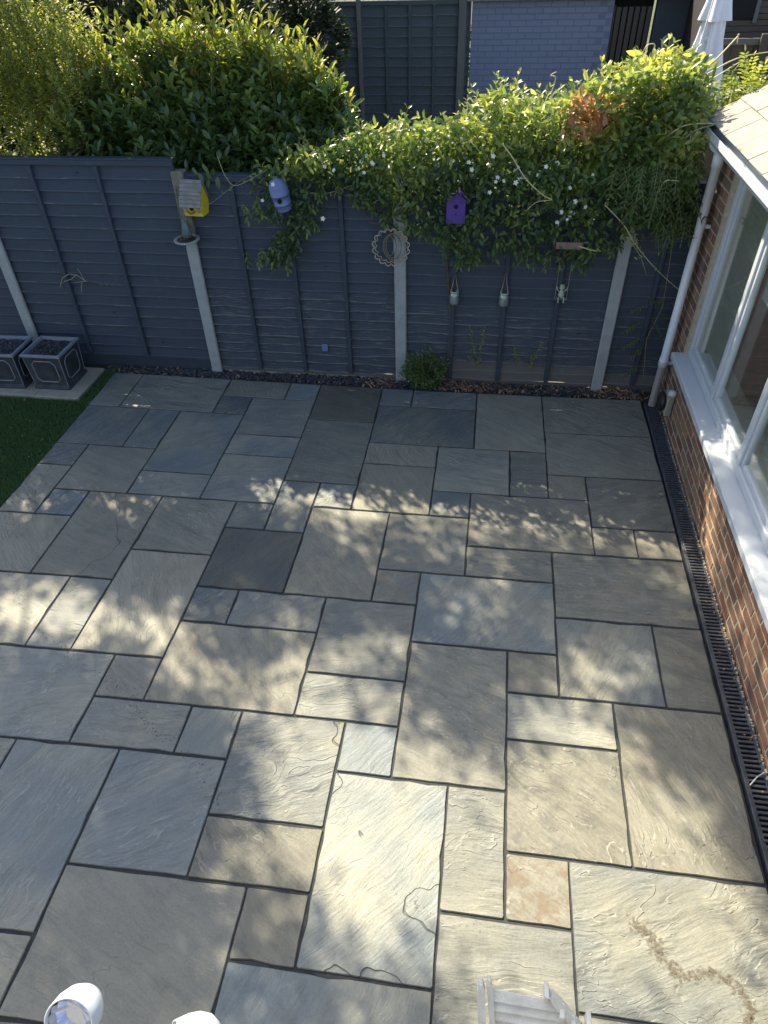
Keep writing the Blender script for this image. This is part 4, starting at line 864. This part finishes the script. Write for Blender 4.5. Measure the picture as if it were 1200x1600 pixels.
# upright shoots with larger pale leaves
shoots = [(205, 35), (262, 60), (300, 20), (316, 75), (345, 45), (362, 130), (388, 30), (415, 70), (430, 95), (455, 110), (470, 85), (490, 130), (508, 150), (150, 120), (178, 100), (228, 95), (395, 160), (440, 190), (265, 140), (335, 110), (485, 75), (520, 175), (140, 150), (245, 10), (372, 5), (410, 10), (540, 190)] + [(x_, np.interp(x_, [110, 165, 215, 290, 370, 440, 500, 550], [130, 78, 40, 20, 22, 60, 85, 165]) + random.uniform(-18, 45)) for x_ in np.linspace(112, 552, 66)]

P_, A_, N_ = [], [], []; stm = MB()
for i, (sx, sy) in enumerate(shoots):
    b = at(sx + random.uniform(-6, 6), sy + 50, .78 - .0012 * sy); d = np.array([random.gauss(0, .16), random.gauss(0, .12) - .05, 1.]); d /= np.linalg.norm(d); h = random.uniform(.20, .40)
    stm.tube([tuple(b - l0), tuple(b + d * h - l0)], .0035, 5); a = random.uniform(0, 6.28)
    for k in range(9):
        u = .15 + .85 * k / 9; a += 2.4; o = np.array([math.cos(a), math.sin(a), 0]); P_.append(b + d * h * u); A_.append(o * (.9 - .5 * u) + d * (.45 + .7 * u)); N_.append(d * .7 - o * .6)
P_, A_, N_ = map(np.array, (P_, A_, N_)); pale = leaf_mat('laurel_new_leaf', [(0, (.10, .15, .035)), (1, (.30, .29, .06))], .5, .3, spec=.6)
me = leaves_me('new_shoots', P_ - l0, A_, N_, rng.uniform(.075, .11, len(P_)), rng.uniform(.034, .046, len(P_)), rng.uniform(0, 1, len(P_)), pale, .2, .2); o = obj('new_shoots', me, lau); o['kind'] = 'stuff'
stm.build('shoot_stem', M['stem'], lau)['kind'] = 'stuff'
# a few leaves hanging over the fence top by the yellow birdhouse
P_ = at_many(np.array([(300, 262), (310, 270), (322, 268), (333, 262), (316, 255), (326, 280), (308, 285), (340, 275)]), np.full(8, .12)); A_ = rdir(8, (0, -.2, -1.2), .4); N_ = rdir(8, (0, -1.2, .4), .3)
leaf_parts('leaf', lau, P_, A_, N_, .085, .045, M['laurel'], tints=(.3, .45, .5))
for k in range(6): x = -.9 + k * .4; MB().tube([(x, 0, 0), (x + .05, -.05, 1.3), (x - .03 + .1 * math.sin(k), -.1, 2.2)], lambda t: .028 - .018 * t, 7).build('stem', M['bark'], lau)

# jasmine climber over the fence
jas = empty('jasmine_climber', 'star jasmine with white flowers spilling over the dark fence', 'climber', (3.6, .2, 0)); j0 = np.array([3.6, .2, 0])
J = []
def jpatch(P, n, Yfront, depth, topY=None):
    q = sample_poly(P, n) + rng.normal(0, 6.5, (n, 2)); dep = rng.random(n) ** 1.3; bul = .05 * npn(np.c_[q / 38., np.full(n, 3.)], 1.) + .04 * npn(np.c_[q / 90., np.full(n, 9.)], 1.)
    Yf = Yfront + bul; pos = at_many(q, Yf + dep * depth); J.append(np.c_[pos, dep])
JL = [(398, 300), (402, 265), (440, 250), (470, 243), (505, 240), (525, 255), (520, 300), (505, 310), (498, 345), (488, 350), (470, 385), (448, 408), (428, 418), (405, 402), (410, 395), (430, 370), (415, 350), (392, 345), (390, 338), (425, 335), (418, 315)]
JM = [(440, 262), (480, 240), (530, 215), (575, 205), (740, 190), (765, 150), (800, 158), (830, 175), (880, 160), (925, 135), (960, 130), (1010, 110), (1075, 105), (1110, 150), (1108, 205), (1085, 260), (1082, 345), (1062, 360), (1000, 352), (965, 372), (945, 392), (905, 416), (880, 412), (835, 402), (790, 392), (752, 410), (735, 412), (700, 396), (690, 372), (640, 358), (600, 345), (575, 322), (555, 315), (545, 298), (530, 290), (500, 285), (470, 280)]
jpatch(JL, 1300, .04, .11); jpatch(JM, 9500, -.08, .20)
JT = [(560, 205), (735, 192), (755, 150), (800, 150), (860, 165), (930, 128), (1000, 92), (1075, 88), (1112, 120), (1105, 200), (1000, 230), (800, 240), (600, 240)]
jpatch(JT, 4200, .15, .55)
jpatch([(545, 232), (1085, 215), (1085, 300), (545, 300)], 3000, -.05, .20); jpatch([(545, 215), (1085, 190), (1085, 270), (545, 262)], 2600, .12, .45)
Jp = np.concatenate(J); dep = Jp[:, 3]; pos = Jp[:, :3]
hsh = npn(pos, 2.2); kp = (pos[:, 2] > 1.0) & ~((pos[:, 1] > .12) & (pos[:, 1] < .26) & (pos[:, 2] < 1.84)); pos = pos[kp]; dep = dep[kp]; hsh = hsh[kp]
for (cx_, cy_, r_) in ((712, 326, 17), (442, 303, 15), (885, 378, 13)):                      # openings round the birdhouses
    pass
def holes(pos):
    d = pos - CAM; c_ = d @ ROT; px = 600 + FPX * c_[:, 0] / -c_[:, 2]; py = 800 - FPX * c_[:, 1] / -c_[:, 2]
    k = np.ones(len(pos), bool)
    for (cx_, cy_, rx, ry) in ((713, 329, 20, 23), (446, 300, 9, 9), (890, 380, 20, 8), (612, 392, 34, 34)): k &= ((px - cx_) / rx) ** 2 + ((py - cy_) / ry) ** 2 > 1
    return k, px, py
k, jx, jy = holes(pos); pos, dep, hsh, jx, jy = pos[k], dep[k], hsh[k], jx[k], jy[k]; n = len(pos)
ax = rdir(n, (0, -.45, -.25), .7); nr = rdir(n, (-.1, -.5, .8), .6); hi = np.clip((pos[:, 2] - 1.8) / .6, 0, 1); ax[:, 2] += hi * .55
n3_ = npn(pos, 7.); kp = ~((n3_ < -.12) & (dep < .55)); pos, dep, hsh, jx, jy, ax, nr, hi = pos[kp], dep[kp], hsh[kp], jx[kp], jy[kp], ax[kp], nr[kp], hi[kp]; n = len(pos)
tint = np.clip(.38 + .34 * hsh + .36 * hi + rng.normal(0, .15, n), 0, .9)  # upper leaves tinted lighter: sun on the climber's top painted in
rd = ((jx - 925) / 42) ** 2 + ((jy - 185) / 34) ** 2 < 1 + rng.normal(0, .35, n); tint[rd & (rng.random(n) < .75)] = 1; tint[rng.random(n) < .008] = .96
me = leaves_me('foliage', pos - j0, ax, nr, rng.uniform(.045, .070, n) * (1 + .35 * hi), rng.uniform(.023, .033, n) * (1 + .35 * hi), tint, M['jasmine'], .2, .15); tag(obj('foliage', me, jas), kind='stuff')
eP, eA, eN, eT = [], [], [], []; est = MB()
edge_up = [(545, 225), (575, 208), (610, 202), (640, 198), (680, 200), (720, 195), (745, 165), (770, 150), (795, 155), (830, 172), (860, 168), (890, 158), (915, 140), (945, 128), (975, 118), (1010, 102), (1045, 98), (1075, 100), (440, 258), (480, 242), (510, 235)]
edge_dn = [(402, 405), (428, 418), (445, 405), (480, 360), (500, 310), (560, 315), (600, 345), (650, 358), (695, 385), (705, 402), (735, 410), (752, 408), (790, 395), (835, 402), (870, 412), (905, 412), (945, 392), (980, 365), (1030, 352), (412, 330), (395, 345), (530, 290)]
for lst, sg in ((edge_up * 5, 1), (edge_dn * 3, -1)):
    for ex, ey in lst:
        b = at(ex + random.gauss(0, 12), ey + (14 if sg > 0 else -14) + random.gauss(0, 6), (.18 + random.uniform(0, .3)) if sg > 0 else .03); dd = np.array([random.gauss(0, .45), random.gauss(-.1, .3) if sg > 0 else -.15, sg * 1.]); dd /= np.linalg.norm(dd); h = random.uniform(.08, .24) if sg > 0 else random.uniform(.05, .14)
        est.tube([tuple(b - j0), tuple(b + dd * h - j0)], .0022, 3); a = random.uniform(0, 6.28); t0_ = random.uniform(.6, .93) if sg > 0 else random.uniform(.3, .7)
        for k in range(8):
            u = (k // 2 + .5) / 4; a += math.pi if k % 2 else 1.6; o = np.array([math.cos(a), math.sin(a), 0]); eP.append(b + dd * h * u); eA.append(o * (1 - .4 * u) + dd * (.4 + .6 * u)); eN.append(dd * .7 * sg - o * .5 + np.array([0, -.3, .3])); eT.append(t0_ + random.gauss(0, .06))
eP, eA, eN = map(np.array, (eP, eA, eN)); me = leaves_me('leafy_shoots', eP - j0, eA, eN, rng.uniform(.04, .065, len(eP)), rng.uniform(.018, .028, len(eP)), np.clip(eT, 0, .95), M['jasmine'], .2, .15); obj('leafy_shoots', me, jas)['kind'] = 'stuff'; est.build('shoot_stems', M['stem'], jas)['kind'] = 'stuff'
# woody stems inside
for i in range(14):
    a = at(random.uniform(560, 1050), random.uniform(230, 380), .1) - j0; b = a + np.array([random.uniform(-.6, .6), random.uniform(-.02, .08), random.uniform(-.1, .35)]); mid_ = (a + b) / 2 + np.array([0, -.03, random.uniform(-.1, .1)])
    MB().tube([tuple(a), tuple(mid_), tuple(b)], .006, 5).build('woody_stem', M['bark'], jas)
MB().tube([(-.25, -.04, 0), (-.22, -.05, .6), (-.28, -.03, 1.2), (-.1, 0, 1.7)], .011, 6).build('woody_stem', M['bark'], jas)
# flowers: five petals, shared mesh
fp = np.zeros((5, 3)); fa = np.array([[math.cos(a), math.sin(a), .25] for a in np.arange(5) * 1.2566]); fn_ = np.tile([[0, 0, 1.]], (5, 1))
fme = leaves_me('flower', fp, fa, fn_, .016, .013, .5, M['petal'], .3, .1)
fl_px = []
for (cx_, cy_, sx_, sy_, k) in ((612, 236, 70, 22, 26), (820, 290, 90, 40, 12), (900, 240, 90, 30, 8), (560, 255, 40, 18, 9), (795, 262, 35, 28, 16), (650, 215, 60, 12, 14), (890, 335, 24, 10, 12), (900, 290, 25, 18, 8), (700, 240, 50, 25, 12), (440, 300, 30, 20, 4), (505, 345, 2, 2, 1), (960, 215, 60, 30, 12), (760, 230, 40, 25, 14), (505, 262, 30, 15, 5)):
    for _ in range(max(1, int(k * .6))): fl_px.append((random.gauss(cx_, sx_ * .55), random.gauss(cy_, sy_ * .55)))
for (x, y) in fl_px:
    p = at(x, y, -.09 + (.2 if y < 240 else 0) + random.uniform(-.03, .04)) - j0; d = Vector((random.gauss(0, .4), -1, random.gauss(.5, .4))).to_track_quat('Z', 'Y').to_euler()
    s = random.uniform(.8, 1.35); obj('flower', fme, jas, p, d, (s, s, s))
# long pale tendrils
def tend(pts, name='tendril', r=.004, par=jas, p0=j0, m='tendril'):
    P = [Vector(at(x, y, Y) - p0) for x, y, Y in pts]; Q = []
    for i in range(len(P) - 1):
        a, b = P[max(i - 1, 0)], P[min(i + 2, len(P) - 1)]
        for k in range(6):
            t = k / 6; Q.append(.5 * ((2 * P[i]) + (-a + P[i + 1]) * t + (2 * a - 5 * P[i] + 4 * P[i + 1] - b) * t * t + (-a + 3 * P[i] - 3 * P[i + 1] + b) * t ** 3))
    Q.append(P[-1]); MB().tube(Q, lambda u: r * (1 - .55 * u), 5).build(name, M[m], par, True)
    return [np.array(q) + p0 for q in Q]
T1 = tend([(785, 225, -.12), (800, 245, -.15), (822, 280, -.16), (850, 306, -.18), (862, 312, -.18), (838, 316, -.17), (822, 330, -.16)], r=.005)
T2 = tend([(945, 320, -.10), (975, 352, -.14), (990, 378, -.16), (1020, 415, -.14), (1055, 448, -.10), (1078, 466, -.06)], r=.0035)
tend([(983, 375, -.14), (1000, 400, -.13), (1010, 430, -.12)], r=.002)
tend([(1062, 283, -.12), (1040, 283, -.15), (1028, 302, -.14)], r=.005)
tend([(730, 235, 0), (722, 228, -.08), (735, 222, -.1), (752, 240, -.1)], r=.004)
tend([(860, 150, .3), (868, 122, .3), (860, 118, .28), (870, 112, .28)], r=.005); tend([(938, 135, .3), (941, 110, .3), (944, 104, .3)], r=.006)
tend([(1010, 140, .5), (1018, 90, .5), (1023, 70, .48), (1010, 72, .46), (1001, 92, .45)], r=.006)
tend([(1040, 130, .5), (1100, 108, .5), (1150, 60, .5), (1153, 55, .5), (1152, 68, .5)], r=.007); tend([(1060, 150, .5), (1110, 125, .5), (1155, 98, .5), (1142, 115, .5)], r=.006)
tend([(1090, 125, .5), (1150, 92, .5), (1210, 80, .5)], r=.006); tend([(1040, 215, .0), (1070, 196, -.05), (1110, 193, -.05), (1125, 196, -.05)], r=.006); tend([(1050, 235, .0), (1085, 205, -.05), (1128, 192, -.05)], r=.005)
tend([(1075, 250, .0), (1095, 218, -.05), (1115, 216, -.05)], r=.005)
T3 = tend([(290, 330, .1), (325, 320, .06), (352, 300, .08), (375, 283, .1), (400, 270, .1)], r=.002, m='deadstem'); T4 = tend([(340, 245, .1), (352, 275, .08), (368, 290, .08), (400, 275, .06), (420, 262, .1)], r=.0022)
T5 = tend([(470, 300, .06), (510, 302, .05), (548, 290, .05)], r=.003)
T6 = tend([(905, 385, -.1), (930, 392, -.12), (935, 388, -.12)], r=.005)
tp = []
for T, k_, s in ((T1, 14, .03), (T2, 12, .03), (T3, 7, .03), (T4, 8, .02), (T5, 12, .03), (T6, 6, .02)):
    for _ in range(k_): tp.append(T[random.randrange(len(T))] + rng.normal(0, .006, 3))
tp += list(at_many(rng.normal((987, 376), (5, 7), (26, 2)), rng.uniform(-.17, -.12, 26))) + list(at_many(rng.normal((1000, 400), (3, 4), (6, 2)), rng.uniform(-.17, -.12, 6)))
tp = np.array(tp); me = leaves_me('young_leaf_cluster', tp - j0, rdir(len(tp), (0, -.4, .2)), rdir(len(tp), (0, -.6, .6)), rng.uniform(.02, .04, len(tp)), .014, rng.uniform(.75, .95, len(tp)), M['jasmine'], .2, .15); obj('young_leaves', me, jas)['kind'] = 'stuff'

# wisteria: pinnate leaves
def fronds(roots, dirs, nl, Lf, ll, lw, tints, p0, name, m):
    pos = []; ax = []; nr = []; tt = []; mb = MB()
    for r_, d, t0 in zip(roots, dirs, tints):
        d = d / np.linalg.norm(d); s = np.cross(d, [0, 0, 1.]); s /= max(np.linalg.norm(s), 1e-6); up = np.cross(s, d); L_ = Lf * random.uniform(.75, 1.15); P = []
        for k in range(nl + 1):
            u = k / nl; P.append(r_ + d * L_ * u + np.array([0, 0, -.28 * L_ * u * u]))
        for k in range(1, nl + 1):
            for sg in ((-1, 1) if k < nl else (0,)):
                pos.append(P[k]); ax.append(s * sg * .95 + d * (.5 if sg else 1.) + np.array([0, 0, -.2])); nr.append(up + rdir(1)[0] * .25); tt.append(np.clip(t0 + random.gauss(0, .08), 0, 1))
        mb.tube([tuple(p - p0) for p in P], .0018, 3)
    me = leaves_me(name, np.array(pos) - p0, np.array(ax), np.array(nr), rng.uniform(ll * .8, ll * 1.15, len(pos)), lw, np.array(tt), m, .2, .12)
    return me, mb
wis = empty('wisteria', 'light green wisteria with feathery leaves over the fence corner by the roof', 'climber', (4.9, .4, 0)); w0 = np.array([4.9, .4, 0])
WP = [(905, 175), (945, 140), (985, 105), (1030, 92), (1080, 92), (1115, 128), (1165, 118), (1205, 128), (1205, 165), (1135, 185), (1110, 205), (1086, 250), (1080, 340), (1030, 350), (985, 300), (950, 240)]
q = sample_poly(WP, 420); Yw = np.where(q[:, 1] > 250, -.12, np.where(q[:, 0] > 1115, .35, .12)) + rng.uniform(0, .35, len(q)) * np.where(q[:, 1] < 220, 1, .4)
roots = at_many(q, Yw); dirs = rdir(len(q), (-.1, -.5, .15), .6); dirs[q[:, 1] > 230, 2] -= .9
tw = np.clip(.62 - (q[:, 1] - 130) / 300 + rng.normal(0, .15, len(q)), 0, .95); yl = ((q[:, 0] - 1030) / 60) ** 2 + ((q[:, 1] - 140) / 40) ** 2 < 1; tw[yl] += .2
me, mb = fronds(roots, dirs, 6, .20, .050, .017, np.clip(tw, 0, 1), w0, 'fronds', M['wisteria']); obj('fronds', me, wis)['kind'] = 'stuff'; mb.build('frond_stalks', M['stem'], wis)['kind'] = 'stuff'
q2 = sample_poly([(1105, 150), (1165, 118), (1205, 128), (1205, 166), (1140, 182)], 55); me, mb = fronds(at_many(q2, rng.uniform(.3, .8, 55)), rdir(55, (.2, -.3, .6), .5), 6, .17, .045, .017, rng.uniform(.5, .8, 55), w0, 'fronds', M['wisteria']); obj('fronds', me, wis)['kind'] = 'stuff'
for k in range(3): MB().tube([(.1 + .1 * k, .1, 0), (.05 + .1 * k, .0, 1.2), (-.1 + .15 * k, -.05, 2.1)], .014, 6).build('woody_stem', M['bark'], wis)
# ferny shoots low by the house corner
fs = empty('wisteria_runner', 'sparse ferny green runner against the fence beside the downpipe', 'plant', (4.98, .1, 0)); f0 = np.array([4.98, .1, 0])
fr_ = [((1040, 468), (-.6, -.3, .1)), ((1010, 478), (-.9, -.2, -.1)), ((1030, 490), (.7, -.3, .1)), ((1000, 505), (-.9, -.3, -.2)), ((1000, 530), (-1, -.3, -.25)), ((1003, 545), (-.8, -.4, -.2)), ((998, 572), (-.9, -.4, -.2)), ((1018, 500), (.6, -.2, -.5)), ((1045, 475), (.6, -.2, .3))]
me, mb = fronds(at_many(np.array([a for a, b in fr_], float), np.full(len(fr_), .12)), np.array([b for a, b in fr_], float), 6, .15, .05, .016, np.full(len(fr_), .35), f0, 'fronds', M['wisteria']); obj('fronds', me, fs)['kind'] = 'stuff'; mb.build('frond_stalks', M['stem'], fs)['kind'] = 'stuff'
MB().tube([tuple(at(x, y, .13) - f0) for x, y in ((1055, 350), (1045, 420), (1035, 480), (1010, 530), (1005, 590))], .003, 4).build('vine', M['stem'], fs)

# small plants along the fence foot
def bushlet(name, label, c, rad, n, ll, lw, m, tint=(0, 1), cat='plant', stems=8):
    t = empty(name, label, cat, (c[0], c[1], 0)); d = rdir(n); r = rng.random(n) ** .5; p = d * r[:, None] * np.array(rad); p[:, 2] += c[2]; p += .25 * np.array(rad) * np.stack([npn(p + k_ * 9, 9.) for k_ in range(3)], 1); p[:, 2] = np.maximum(p[:, 2], .01)
    me = leaves_me('foliage', p, d + rdir(n) * .8 + np.array([0, 0, .3]), rdir(n, (0, -.3, 1)), rng.uniform(ll * .7, ll * 1.2, n), lw, rng.uniform(*tint, n), m, .2, .15); obj('foliage', me, t)['kind'] = 'stuff'
    for k in range(stems): a = rng.normal(0, 1, 2) * np.array(rad[:2]) * .5; MB().tube([(a[0] * .1, a[1] * .1, -.01), (a[0] * .6, a[1] * .6, c[2]), (a[0] * 1.2, a[1] * 1.2, c[2] + rad[2] * .8)], .003, 4).build('stem', M['stem'], t)
    return t
bs = bushlet('herb_bush', 'low bushy green herb growing at the foot of the centre post', (3.15, .03, .18), (.22, .12, .20), 2600, .030, .014, M['herb'])
for k in range(10):
    a = at(random.uniform(635, 690), random.uniform(548, 570), .08); 
sp1 = at(632, 535, .08)
def sprig(label, stems, tint):
    c = at(*stems[0][-1], .12); t = empty('sprig', label, 'plant', (c[0], .12, 0), 0, 'pale sprigs growing through the fence'); c0_ = np.array([c[0], .12, 0]); P = []
    for st in stems:
        q = [at(x, y, .135) for x, y in st]; MB().tube([tuple(a - c0_) for a in q], .002, 4).build('stem', M['stem'], t)
        for _ in range(16 * len(q)):
            i = random.randrange(len(q) - 1); u = random.random(); P.append(q[i] * (1 - u) + q[i + 1] * u + rng.normal(0, .009, 3) - c0_ + np.array([0, -.012, 0]))
    P = np.array(P); me = leaves_me('leaves', P, rdir(len(P)), rdir(len(P), (0, -1, .5)), rng.uniform(.014, .024, len(P)), .010, rng.uniform(*tint, len(P)), M['privet'], .2, .1); obj('leaves', me, t)['kind'] = 'stuff'
sprig('pair of upright variegated sprigs below the first jar', [[(734, 505), (737, 530), (742, 552), (750, 570)], [(758, 508), (753, 535), (750, 552), (748, 570)], [(730, 555), (742, 565), (752, 572)]], (0, .7))
sprig('short variegated sprig below the second jar', [[(803, 542), (806, 555), (812, 565)]], (0, .6)); sprig('leaning variegated sprig left of the third batten', [[(848, 532), (840, 550), (832, 565), (822, 575)], [(833, 552), (830, 566), (826, 574)]], (0, .7))
# dead stems and leaf poking through the split slat
ds = empty('dead_stems', 'pale dead stems poking through the split in the tall panel', 'plant', (-.1, .12, .85)); d0 = np.array([-.1, .12, .85])
for pts in ([(135, 440), (120, 430), (108, 428), (98, 434), (94, 448)], [(132, 438), (126, 427), (121, 420)], [(134, 440), (128, 440), (127, 455)], [(118, 430), (112, 436), (100, 440)]): MB().tube([tuple(at(x, y, .12) - d0) for x, y in pts], .0035, 5).build('stem', M['deadstem'], ds)
P = at_many(np.array([(150, 440), (160, 440), (167, 441), (155, 442), (120, 421), (124, 423)], float), np.full(6, .19)) - d0; me = leaves_me('leaves', P, rdir(6, (1, -.3, 0), .4), rdir(6, (0, -.6, 1), .3), .045, .018, .95, M['jasmine'], .2, .1); obj('leaves', me, ds)

# dark evergreens behind
def mass(name, label, c, rad, n, ll, m, cat, group=None, seed=0):
    t = empty(name, label, cat, (c[0], c[1], 0), 0, group); d = rdir(n); r = rng.random(n) ** .33; p = d * r[:, None] * np.array(rad); p += .30 * np.array(rad) * np.stack([npn(p + k_ * 5 + seed, 2.2) for k_ in range(3)], 1); p[:, 2] += c[2]; p[:, 2] = np.maximum(p[:, 2], .05)
    me = leaves_me('crown', p, d + rdir(n) * .7 + np.array([0, 0, .2]), rdir(n, (0, -.3, .8)), rng.uniform(ll * .7, ll * 1.3, n), ll * .42, rng.beta(2, 2.5, n), m, .2, .15, simple=True); obj('crown', me, t)['kind'] = 'stuff'
    MB().tube([(0, 0, -.05), (.05, 0, c[2] * .6), (0, .05, c[2] + rad[2] * .3)], lambda u: .08 - .05 * u, 8).build('trunk', M['bark'], t)
    return t
DG = 'dark evergreens beyond the hedge'
mass('evergreen_tree', 'near-black evergreen in the gap between the privet and the laurel', (.1, 3.6, 1.7), (1.1, .7, 1.7), 11000, .11, M['dark_leaf'], 'tree', DG, 1)
mass('evergreen_tree', 'dark evergreen at the top edge between laurel and far fence', (.35, 5.4, 1.9), (1.2, .6, 1.5), 11000, .11, M['dark_leaf'], 'tree', DG, 5)
mass('evergreen_tree', 'dark tree rising behind the far fence panels', (1.9, 8.2, 2.2), (2.6, .8, 1.8), 7000, .12, M['dark_leaf'], 'tree', DG, 9)
mass('evergreen_tree', 'dark tree behind the privet at the upper left', (-2.2, 4.2, 2.0), (1.5, 1.0, 2.0), 14000, .14, M['dark_leaf'], 'tree', DG, 13)
bushlet('garden_shrub', 'yellow-green shrub in the next garden beside the laurel', (2.0, 2.6, .75), (.42, .35, .75), 3500, .045, .02, M['wisteria'], (.2, .8))
bushlet('garden_shrub', 'low yellow-green shrub in front of the blue chairs', (3.0, 2.4, .55), (.6, .3, .55), 3000, .045, .02, M['wisteria'], (.2, .8))

# ------------------------------------------------------------------ tall tree in the next garden whose crown shades the patio
LIT = [
 [(-40, 890), (185, 900), (175, 930), (300, 915), (305, 965), (250, 1040), (160, 1020), (110, 1020), (60, 1020), (-40, 1030)],
 [(0, 770), (105, 735), (110, 800), (60, 830), (0, 850)],
 [(130, 780), (250, 780), (240, 830), (150, 822)], [(235, 732), (300, 735), (290, 752), (240, 750)], [(330, 735), (360, 740), (350, 752), (330, 750)], [(340, 757), (400, 770), (390, 780), (350, 770)], [(150, 727), (200, 735), (190, 745), (150, 740)],
 [(290, 930), (420, 930), (500, 945), (490, 985), (380, 975), (300, 965)], [(225, 1020), (290, 970), (345, 985), (350, 1030), (480, 1035), (475, 1120), (225, 1100)], [(420, 985), (490, 1000), (480, 1040), (430, 1020)],
 [(500, 990), (600, 965), (640, 990), (620, 1065), (500, 1055)], [(660, 940), (760, 930), (835, 950), (830, 985), (700, 985)], [(340, 830), (420, 840), (400, 860), (345, 850)], [(1010, 915), (1090, 920), (1090, 960), (1020, 940)],
 [(870, 970), (960, 1000), (1000, 1060), (980, 1090), (870, 1050)], [(800, 900), (850, 905), (845, 925), (800, 915)],
 [(395, 1115), (620, 1125), (640, 1160), (700, 1190), (780, 1190), (800, 1090), (930, 1110), (985, 1150), (1060, 1215), (1150, 1290), (1210, 1400), (1260, 1700), (680, 1700), (670, 1545), (460, 1510), (470, 1400), (360, 1400), (320, 1330), (350, 1230)],
 [(155, 1250), (200, 1230), (190, 1290), (150, 1340), (130, 1330)], [(0, 1075), (70, 1090), (60, 1150), (0, 1140)], [(40, 1440), (110, 1430), (130, 1530), (90, 1600), (0, 1600)], [(1000, 1090), (1060, 1100), (1040, 1130), (1000, 1120)],
 [(1020, 650), (1100, 650), (1130, 720), (1060, 720)]]
LITG = [[tuple(ground(*p)[:2]) for p in P] for P in LIT]
LITG.append([(5.36, -2.25), (5.60, -2.4), (5.60, -4.1), (5.36, -3.95)])
tree = empty('overhanging_tree', 'tall leafy tree beyond the fence shading the patio', 'tree', (-4.2, 3.4, 0)); t0 = np.array([-4.2, 3.4, 0])
xs = rng.uniform(-2.5, 6.1, 7600); ys = rng.uniform(-6.2, -2.02, 7600); lit = np.zeros(7600, bool)
for P in LITG: lit |= inpoly(xs, ys, P)
# denser toward the middle band, thinner at the right where the photo is only half shaded
dens = np.where(xs > 2.6, .48, 1.45)
gn = np.array([mnoise.noise(Vector((a * 1.0, b * 1.6, 2.))) for a, b in zip(xs, ys)])
kp = (~lit) & (rng.random(7600) < np.clip(dens + gn * .9, .04, 1)); xs, ys = xs[kp], ys[kp]
H = rng.uniform(4.9, 7.0, len(xs)); cen = np.c_[xs, ys, np.zeros(len(xs))] + SUN * (H / SUN[2])[:, None]
per = 30; pos = np.repeat(cen, per, 0) + rng.normal(0, .115, (len(cen) * per, 3)); n = len(pos)
me = leaves_me('foliage', pos - t0, rdir(n), rdir(n), rng.uniform(.06, .10, n), rng.uniform(.035, .05, n), rng.random(n), M['tree_leaf'], .2, .1, simple=True); tag(obj('crown', me, tree), kind='stuff')
MB().tube([(0, 0, -.05), (.1, .1, 2.5), (.5, .4, 4.6)], lambda u: .22 - .08 * u, 12).build('trunk', M['bark'], tree, True)
lm = MB()
for k in range(9):
    e = cen[random.randrange(len(cen))] - t0; b = Vector((.5, .4, 4.6 - random.random() * .8)); mid_ = b.lerp(Vector(e), .5) + Vector((0, 0, .3)); lm.tube([tuple(b), tuple(mid_), tuple(e)], lambda u: .026 * (1 - u) + .004, 5)
lm.build('limbs', M['bark'], tree)
print('tris', sum(len(m.polygons) for m in bpy.data.meshes))
